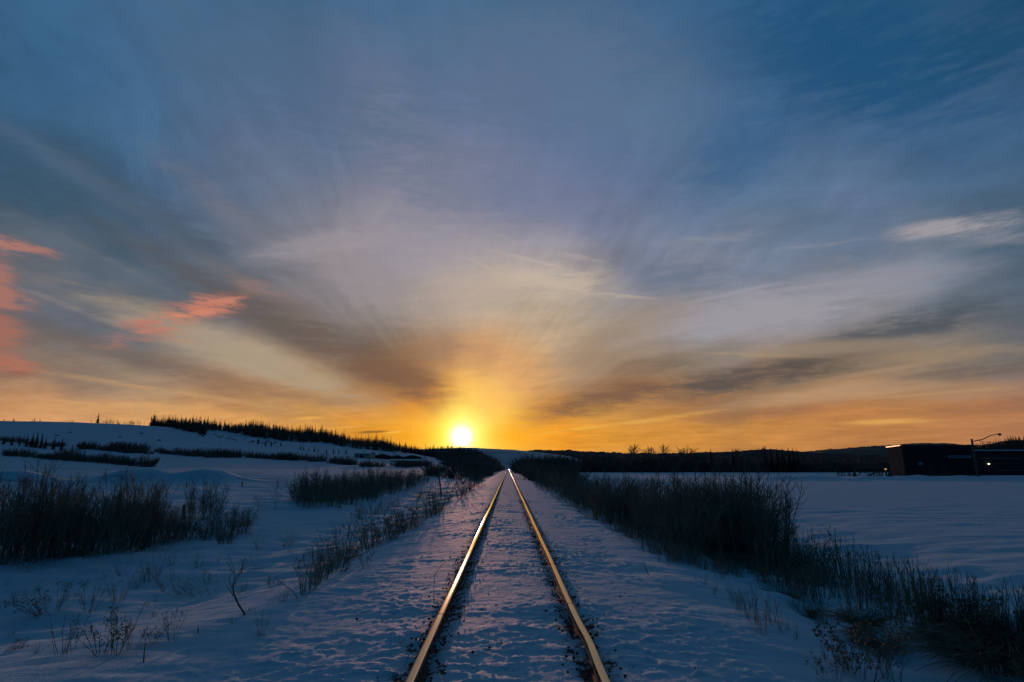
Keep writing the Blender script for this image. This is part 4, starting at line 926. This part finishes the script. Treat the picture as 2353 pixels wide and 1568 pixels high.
# taller scrub far along both sides of the line
items = []
for i in range(130):
    Y = rng.uniform(75, 330); x = rng.uniform(4.5, max(9.0, .1 * Y)); k = rng.uniform(.9, 1.5) * (1 + (Y > 150) * .9)
    items.append((rng.choice(FS), (x, Y, float(H(x, Y))), (k * 1.3, k * 1.3, k), rng.random() * 6.28))
for i in range(60):
    Y = rng.uniform(110, 420); x = -rng.uniform(5.0, 9 + Y * .07); k = rng.uniform(.8, 1.3) * (1 + (Y > 200) * .7)
    items.append((rng.choice(FS), (x, Y, float(H(x, Y))), (k * 1.3, k * 1.3, k), rng.random() * 6.28))
merged(items, "trackside_scrub", M_FARTWIG, 'dark scrub closing in on both sides of the far track', 'scrub')
# saplings
def sapling(px, py, hp, lab, seed, bare=True, spread=.35):
    g = ground(px, py); k = hpx(g, hp) / 3.0; t, c = bare_tree_parts(seed, 3.0, spread, 3, .022, 3)
    put_parts("bare_sapling", (('trunk', t.mesh('trunk', M_TWIG)), ('crown', c.mesh('crown', M_TWIG))), g, (k, k, k), 0.3, lab, 'sapling')
sapling(632, 1172, 98, 'slender bare sapling left of the middle thicket', 501)
sapling(592, 1205, 85, 'leaning bare sapling between the small willow and the middle thicket', 502)
sapling(580, 1215, 60, 'short bare sapling beside the leaning one', 503)
sapling(1030, 1150, 60, 'reddish bare bush beside the leaning pole', 504, spread=.5)

# ------------------------------------------------------------------ weeds and dry stalks
VAR = {}
def wmesh(kind, v):
    key = (kind, v)
    if key in VAR: return VAR[key]
    s = 600 + v * 7 + len(kind)
    b = {'tuft': lambda: weed(s, .7, .22, 16, 2, .0045, .5), 'stalk': lambda: weed(s, .8, .25, 12, 4, .005, .25), 'seed': lambda: weed(s, .75, .22, 9, 6, .005, .5, 3, .030),
         'goldenrod': lambda: weed(s, .8, .2, 8, 9, .0055, .5, 2, .035), 'bowed': lambda: weed(s, .75, .15, 15, 4, .005, .3, 2, .035, -.9), 'berry': lambda: weed(s, .8, .3, 10, 7, .006, .5, 5, .045),
         'bramble': lambda: weed(s, .8, .5, 10, 6, .006, .9, 0, .03, 1.2)}[kind]()
    VAR[key] = b.mesh(kind, M_STALK); return VAR[key]
def wd(kind, px, py, hp, label, group=None, v=None, wide=1.0, name="dry_weed", rz=None):
    g = ground(px, py); k = hpx(g, hp) / .75
    return tag(link(name, wmesh(kind, rng.randrange(4) if v is None else v), None, g, rng.random() * 6.28 if rz is None else rz, (k * wide, k * wide, k)), label, 'weed', group)
GW = 'single weeds on the snow at the lower left'
for a in [('bowed', 95, 1418, 70, 'weed bent flat to the left with seed heads, at the left picture edge', 0, 1.5, 0.0), ('seed', 120, 1405, 75, 'bushy seed-headed weed above the flattened one at the lower left', 1, 1.4, None), ('seed', 200, 1402, 75, 'seed-headed weed leaning left, third from the left edge', 2, 1.2, None),
          ('stalk', 150, 1497, 95, 'tall sparse weed nearest the left picture corner', 0, 1.1, None), ('goldenrod', 232, 1502, 95, 'V-shaped weed with dry leaves on the snow crest', 1, 1.3, None), ('goldenrod', 265, 1500, 110, 'tallest leafy weed on the snow crest at the lower left', 2, 1.1, None), ('goldenrod', 305, 1490, 70, 'leafy weed just right of the tallest one on the crest', 3, 1.2, None),
          ('goldenrod', 345, 1482, 45, 'small bent weed between the two leafy crest weeds', 0, 1.5, None), ('goldenrod', 395, 1470, 72, 'upright leafy weed at the right end of the crest group', 2, .9, None), ('tuft', 270, 1382, 78, 'dense dry tuft above the crest weeds', 1, 1.0, None), ('tuft', 310, 1350, 50, 'thin tuft up right of the dense dry tuft', 2, 1.1, None),
          ('tuft', 348, 1340, 85, 'tall twiggy tuft below the left thicket', 3, .9, None), ('tuft', 332, 1338, 50, 'low twiggy tuft left of the tall twiggy tuft', 0, 1.2, None), ('tuft', 395, 1335, 40, 'short broken tuft right of the tall twiggy tuft', 1, 1.0, None), ('tuft', 455, 1305, 42, 'small fan of stalks below the low scrub', 2, 1.1, None),
          ('tuft', 470, 1320, 20, 'tiny bent stalks right of the small fan', 3, 1.3, None), ('bramble', 470, 1368, 48, 'arched bramble beside the forked sapling', 1, 1.5, 2.6), ('bramble', 430, 1372, 40, 'left end of the arched brambles', 2, 1.4, 3.0), ('tuft', 40, 1385, 40, 'thin tuft near the left picture edge above the flattened weed', 0, 1.0, None),
          ('tuft', 85, 1500, 30, 'short stubs left of the tall sparse weed', 1, 1.4, None), ('bowed', 10, 1500, 42, 'broken stem lying at the left picture edge', 3, 1.5, 3.3), ('tuft', 25, 1465, 30, 'small broken stalks at the left edge of the snow', 2, 1.0, None), ('tuft', 535, 1432, 18, 'curled dry blade on the shoulder right of the crest group', 1, 1.3, None),
          ('stalk', 598, 1458, 62, 'pair of slanted stalks on the bare shoulder', 3, .8, None), ('tuft', 365, 1350, 25, 'broken low tuft below the tall twiggy tuft', 0, 1.2, None), ('bowed', 372, 1358, 38, 'drooping grass clump left of the brambles', 1, .9, None), ('tuft', 595, 1262, 34, 'small tuft of stalks below the leaning sapling', 0, 1.0, None), ('tuft', 500, 1290, 14, 'tiny stems on the snow below the scrub', 3, 1.3, None),
          ('tuft', 665, 1253, 52, 'small seed weed left of the shoulder weeds', 1, .9, None), ('seed', 730, 1260, 30, 'small dark weed left of the track weeds', 2, 1.2, None)]:
    wd(a[0], a[1], a[2], a[3], a[4], GW, a[5], a[6], rz=a[7])
# forked sapling and single sticks
g = ground(563, 1412); b = MB(); P = lambda px, py: at_Y(px, py, g.y) - g
rr_ = random.Random(4)
b.tube([P(564, 1414), P(548, 1390), P(537, 1365), P(535, 1345), P(540, 1330)], [.013, .012, .011, .010, .008], 5)
for pts in (((540, 1330), (534, 1305), (528, 1276)), ((540, 1332), (552, 1305), (561, 1279)), ((536, 1352), (545, 1342), (556, 1310)), ((536, 1350), (531, 1330), (531, 1318)), ((534, 1370), (525, 1355), (515, 1345)), ((560, 1408), (572, 1405), (582, 1400)), ((535, 1318), (530, 1300), (524, 1290)), ((551, 1306), (556, 1318), (560, 1312))):
    b.tube([P(*p) + Vector((0, rr_.gauss(0, .06), 0)) for p in pts], [.007, .005, .003], 4)
o = b.obj("forked_sapling", M_TWIG); o.location = g; tag(o, 'forked leafless sapling stem standing on the snowy shoulder', 'sapling')
def stick(pts, lab, r=.008):
    g = ground(*pts[0]); b = MB(); b.tube([at_Y(px, py, g.y) - g + Vector((0, 0, -.05 if i == 0 else 0)) for i, (px, py) in enumerate(pts)], taper(r, r * .5, len(pts)), 4)
    o = b.obj("dry_stick", M_TWIG); o.location = g; tag(o, lab, 'stick', 'single sticks in the snow')
stick([(331, 1521), (331, 1505), (334, 1478)], 'single upright stick on the smooth snow at the lower left', .012)
stick([(457, 1452), (455, 1441)], 'short stub on the crest right of the leafy weeds', .012)
stick([(690, 1374), (672, 1358), (638, 1334)], 'slanting stick below the shoulder tufts', .008)
stick([(998, 1294), (1018, 1278), (1034, 1262)] if False else [(997, 1318), (1012, 1302), (1026, 1291)], 'thin bent stick on the snow beside the left rail weeds', .006)
stick([(1442, 1172), (1438, 1158), (1434, 1142)], 'single thin stalk on the right shoulder far along', .012)
stick([(1492, 1318), (1482, 1302), (1478, 1290)], 'thin stalk on the right shoulder before the thicket', .008)
# row of weeds along the left shoulder
def wrow(kind, n, f, hr, lab, grp, wide=1.2):
    for i in range(n):
        px, py = f(i / (n - 1)); wd(kind, px, py, rng.uniform(*hr) * (1.0), lab, grp, None, wide)
GWL = 'weeds lining the left shoulder of the track'
for i in range(54):
    t = rng.random() ** .75; px = 690 + (1120 - 690) * t; py = np.interp(px, [600, 690, 760, 850, 950, 1030, 1080, 1120], [1400, 1370, 1320, 1265, 1215, 1165, 1130, 1107]) + rng.uniform(-16, 4) * (1 - t * .7)
    hp = np.interp(px, [650, 760, 900, 1000, 1060, 1120], [70, 95, 72, 62, 44, 24]) * rng.uniform(.7, 1.15)
    wd(rng.choice(['seed', 'stalk', 'stalk', 'goldenrod', 'tuft']), px, py, hp, 'dry seed-headed weed in the row lining the left shoulder of the track', GWL, None, 1.3)
for px, py, hp, kind, lab in ((700, 1366, 85, 'stalk', 'sparse tall stalks opening the weed row left of the track'), (722, 1340, 95, 'stalk', 'wiry tall weed near the lower end of the shoulder row'), (650, 1380, 45, 'tuft', 'tangled tuft at the lower end of the shoulder row'), (625, 1350, 45, 'tuft', 'thin slanted stalks left of the shoulder row'),
                              (840, 1305, 60, 'seed', 'weed standing on its own snow bump beside the row'), (1020, 1158, 70, 'tuft', 'reddish weed tuft at the foot of the leaning pole'), (830, 1192, 48, 'stalk', 'slim weed clump behind the shoulder row'), (870, 1180, 40, 'tuft', 'thin clump right of the slim weed clump'), (955, 1150, 36, 'tuft', 'clump of stalks below the middle thicket')):
    wd(kind, px, py, hp, lab, None, None, 1.0)
for i in range(30):
    px = rng.uniform(820, 1130); py = np.interp(px, [820, 960, 1060, 1130], [1195, 1150, 1112, 1092]) + rng.uniform(-14, 14) * (1130 - px) / 300
    wd(rng.choice(['tuft', 'stalk']), px, py, rng.uniform(20, 36) * (1 if px < 1000 else .7), 'low dry tuft in the ditch behind the left shoulder weeds', 'low tufts in the left ditch', None, 1.2)
# right bank: dense dry growth (one mass) and the stalks that stand out of it
items = []
WB = {k: [weed(700 + i, .75, .3, 16, 3, .005, .16) for i in range(4)] for k in ('a',)}
WS = [weed(720 + i, .95, .36, 7, 3, .0095, .06) for i in range(4)]
def mass(n, poly, hr, lst, wide):
    for i in range(n):
        px = rng.uniform(poly[0][0], poly[-1][0]); lo = np.interp(px, [p[0] for p in poly], [p[1] for p in poly]); hi = np.interp(px, [p[0] for p in poly], [p[2] for p in poly])
        g = ground(px, rng.uniform(lo, hi)); k = hpx(g, np.interp(px, [1200, 1800, 2000, 2400], hr) * rng.uniform(.65, 1.2)) / .75
        items.append((rng.choice(lst), g, (k * wide, k * wide, k), rng.random() * 6.28))
mass(230, [(1230, 1105, 1122), (1330, 1160, 1180), (1430, 1205, 1232), (1520, 1240, 1285), (1640, 1262, 1315), (1760, 1280, 1345), (1850, 1290, 1370)], (16, 55, 60, 60), WB['a'], 1.5)
merged(items, "dry_undergrowth", M_STALK, 'dark tangle of dry undergrowth at the foot of the right thicket', 'undergrowth')
items = []
mass(125, [(1790, 1285, 1345), (1900, 1310, 1395), (2000, 1345, 1425), (2100, 1380, 1445), (2200, 1420, 1462), (2400, 1480, 1500)], (64, 76, 86, 96), WS, .85)
mass(40, [(1790, 1290, 1350), (1900, 1320, 1400), (2000, 1360, 1432), (2100, 1400, 1450), (2200, 1440, 1470), (2400, 1490, 1510)], (40, 50, 56, 62), WB['a'], 1.2)
merged(items, "reed_bank", M_STALK, 'dense bank of dry upright stalks along the right ditch', 'reeds')
for px, py, hp, kind, lab in ((1862, 1330, 118, 'seed', 'tall curled weed standing out at the upper end of the right stalk bank'), (1888, 1335, 108, 'goldenrod', 'feathery tall weed next to the curled one above the right stalk bank'), (1930, 1350, 96, 'goldenrod', 'bent leafy weed in the upper right stalk bank'), (1830, 1325, 92, 'stalk', 'thin tall stalks just right of the big thicket'),
                              (2090, 1428, 140, 'bramble', 'tangled curly weed in the middle of the right stalk bank'), (2260, 1480, 130, 'berry', 'berry-headed stalk near the right picture edge'), (2150, 1455, 110, 'seed', 'seed-headed stalk in the lower right stalk bank'),
                              (1950, 1540, 105, 'berry', 'dark clustered seed-head weed at the lower right, left of its group'), (1985, 1555, 125, 'berry', 'tallest clustered seed-head weed at the lower right'), (2015, 1530, 110, 'berry', 'clustered seed-head weed before the grass hummock'), (1915, 1567, 70, 'berry', 'smallest clustered seed-head weed at the bottom edge'), (2050, 1562, 110, 'stalk', 'thin stalks right of the seed-head weeds'),
                              (1700, 1405, 62, 'stalk', 'left fan of slanted stalks on the right shoulder edge'), (1730, 1425, 88, 'stalk', 'fan of stalks leaning over the drift on the right shoulder'), (1750, 1455, 70, 'stalk', 'lowest stalks on the drift of the right shoulder'), (1775, 1430, 75, 'stalk', 'stalks right of the leaning fan on the right drift'), (1690, 1378, 45, 'tuft', 'short stalks above the leaning fan on the right drift'),
                              (1500, 1255, 40, 'stalk', 'thin stalks at the near foot of the right thicket'), (1530, 1262, 36, 'tuft', 'small tuft before the right thicket'), (1565, 1285, 46, 'stalk', 'upright stalks on the snow before the right thicket'), (1612, 1308, 52, 'stalk', 'stalks right of the upright ones before the right thicket'), (1655, 1330, 56, 'stalk', 'dark stalks at the corner of the right thicket'), (1835, 1405, 80, 'stalk', 'sparse stalks on the snow below the stalk bank'), (1880, 1430, 85, 'stalk', 'two thin stalks lower on the snow below the stalk bank')):
    wd(kind, px, py, hp, lab, None, None, 1.0)
# tussocks on the snowy hummocks at the lower right
def tussock(seed, n=260, L=.55):
    rg = random.Random(seed); b = MB()
    for i in range(n):
        a = rg.random() * 6.283; q = math.sqrt(rg.random()) * .16
        b.tube(curve((math.cos(a) * q, math.sin(a) * q, 0), (math.cos(a) * .7 + rg.gauss(0, .2), math.sin(a) * .7 + rg.gauss(0, .2), 1.0), L * rg.uniform(.5, 1.1), 5, rg, .07, -.24), taper(.0045, .0015, 6), cap=False)
    return b.mesh('tussock', M_STALK)
TU = [tussock(800 + i, 300, .45) for i in range(3)]
for px, py, k, lab in ((2300, 1545, 1.5, 'widest drooping tussock in the lower right picture corner'), (2215, 1500, 1.15, 'drooping tussock on top of the snowy hummock at the lower right'), (2345, 1500, 1.3, 'drooping tussock at the right picture edge under the stalk bank'), (1985, 1440, .9, 'tussock hanging over the snow at the foot of the stalk bank')):
    g = ground(px, py); tag(link("grass_tussock", TU[rng.randrange(3)], None, g + Vector((0, 0, .03)), rng.random() * 6, (k * 1.2, k * 1.2, k * .8)), lab, 'grass tussock', 'tussocks at the lower right')
for x, y, k, lab in ((5.75, 6.55, 1.25, 'large dark grass tussock at the lower right picture corner'), (5.0, 6.75, .9, 'grass tussock left of the snowy hummock at the lower right'), (4.55, 7.55, 1.0, 'dark grass tussock behind the seed-head weeds'), (6.0, 7.6, 1.0, 'grass tussock behind the snowy hummock'), (4.75, 10.6, .8, 'tussock under the middle of the stalk bank'), (4.5, 9.3, .75, 'small tussock at the near edge of the stalk bank'), (5.4, 6.0, 1.2, 'tussock at the bottom edge before the snowy hummock')):
    z = float(H(x, y)); tag(link("grass_tussock", TU[rng.randrange(3)], None, (x, y, z - .05), rng.random() * 6, (k, k, k)), lab, 'grass tussock', 'tussocks at the lower right')


for i in range(46):
    px = rng.uniform(-20, 690); py = rng.uniform(1290, 1400) if rng.random() < .65 else rng.uniform(1400, 1500)
    if py > 1500 - px * .2: continue
    wd(rng.choice(['tuft', 'tuft', 'stalk', 'seed']), px, py, rng.uniform(12, 40), 'small dry tuft scattered over the drifted snow at the lower left', 'scattered tufts on the left drifts', None, 1.2)
for i in range(26):
    px = rng.uniform(1330, 1900); py = np.interp(px, [1330, 1500, 1700, 1900], [1180, 1270, 1385, 1500]) + rng.uniform(-10, 14)
    wd(rng.choice(['tuft', 'stalk']), px, py, rng.uniform(14, 34), 'thin dry stalks poking from the snow at the edge of the right shoulder', 'thin stalks along the right shoulder edge', None, .9)
def hill_trees(prof, Y, depth, n, lst, mat, name, label, hr):
    items = []; px0, px1 = prof[0][0], prof[-1][0]
    for i in range(n):
        px = rng.uniform(px0, px1); v = -rng.random() ** 1.6 * .8; top = np.interp(px, [p[0] for p in prof], [p[1] for p in prof])
        zc = CAMZ + Y * (HY - top) / 1372.0; z = -3 + (zc + 3) * math.cos(v * math.pi / 2) ** 1.2 - .8; k = rng.uniform(*hr)
        items.append((rng.choice(lst), ((px - VX) / 1339.0 * Y, Y + v * depth, z), (k * 1.3, k * 1.3, k), rng.random() * 6.28))
    merged(items, name, mat, label, 'woodland')
hill_trees([(965,1047),(1005,1034),(1025,1031),(1045,1031),(1070,1034),(1100,1041),(1130,1054),(1150,1066)], 900, 130, 420, LOWBT, M_FARTWIG, "hill_woodland", 'leafless woods covering the knoll under the sun', (.45, .95))
hill_trees([(2240,1034),(2290,1027),(2330,1017),(2360,1012),(2400,1008)], 800, 160, 260, LOWSP, M_NEEDLE, "hill_spruces", 'spruce forest on the steep hill at the right end of the skyline', (.6, 1.2))
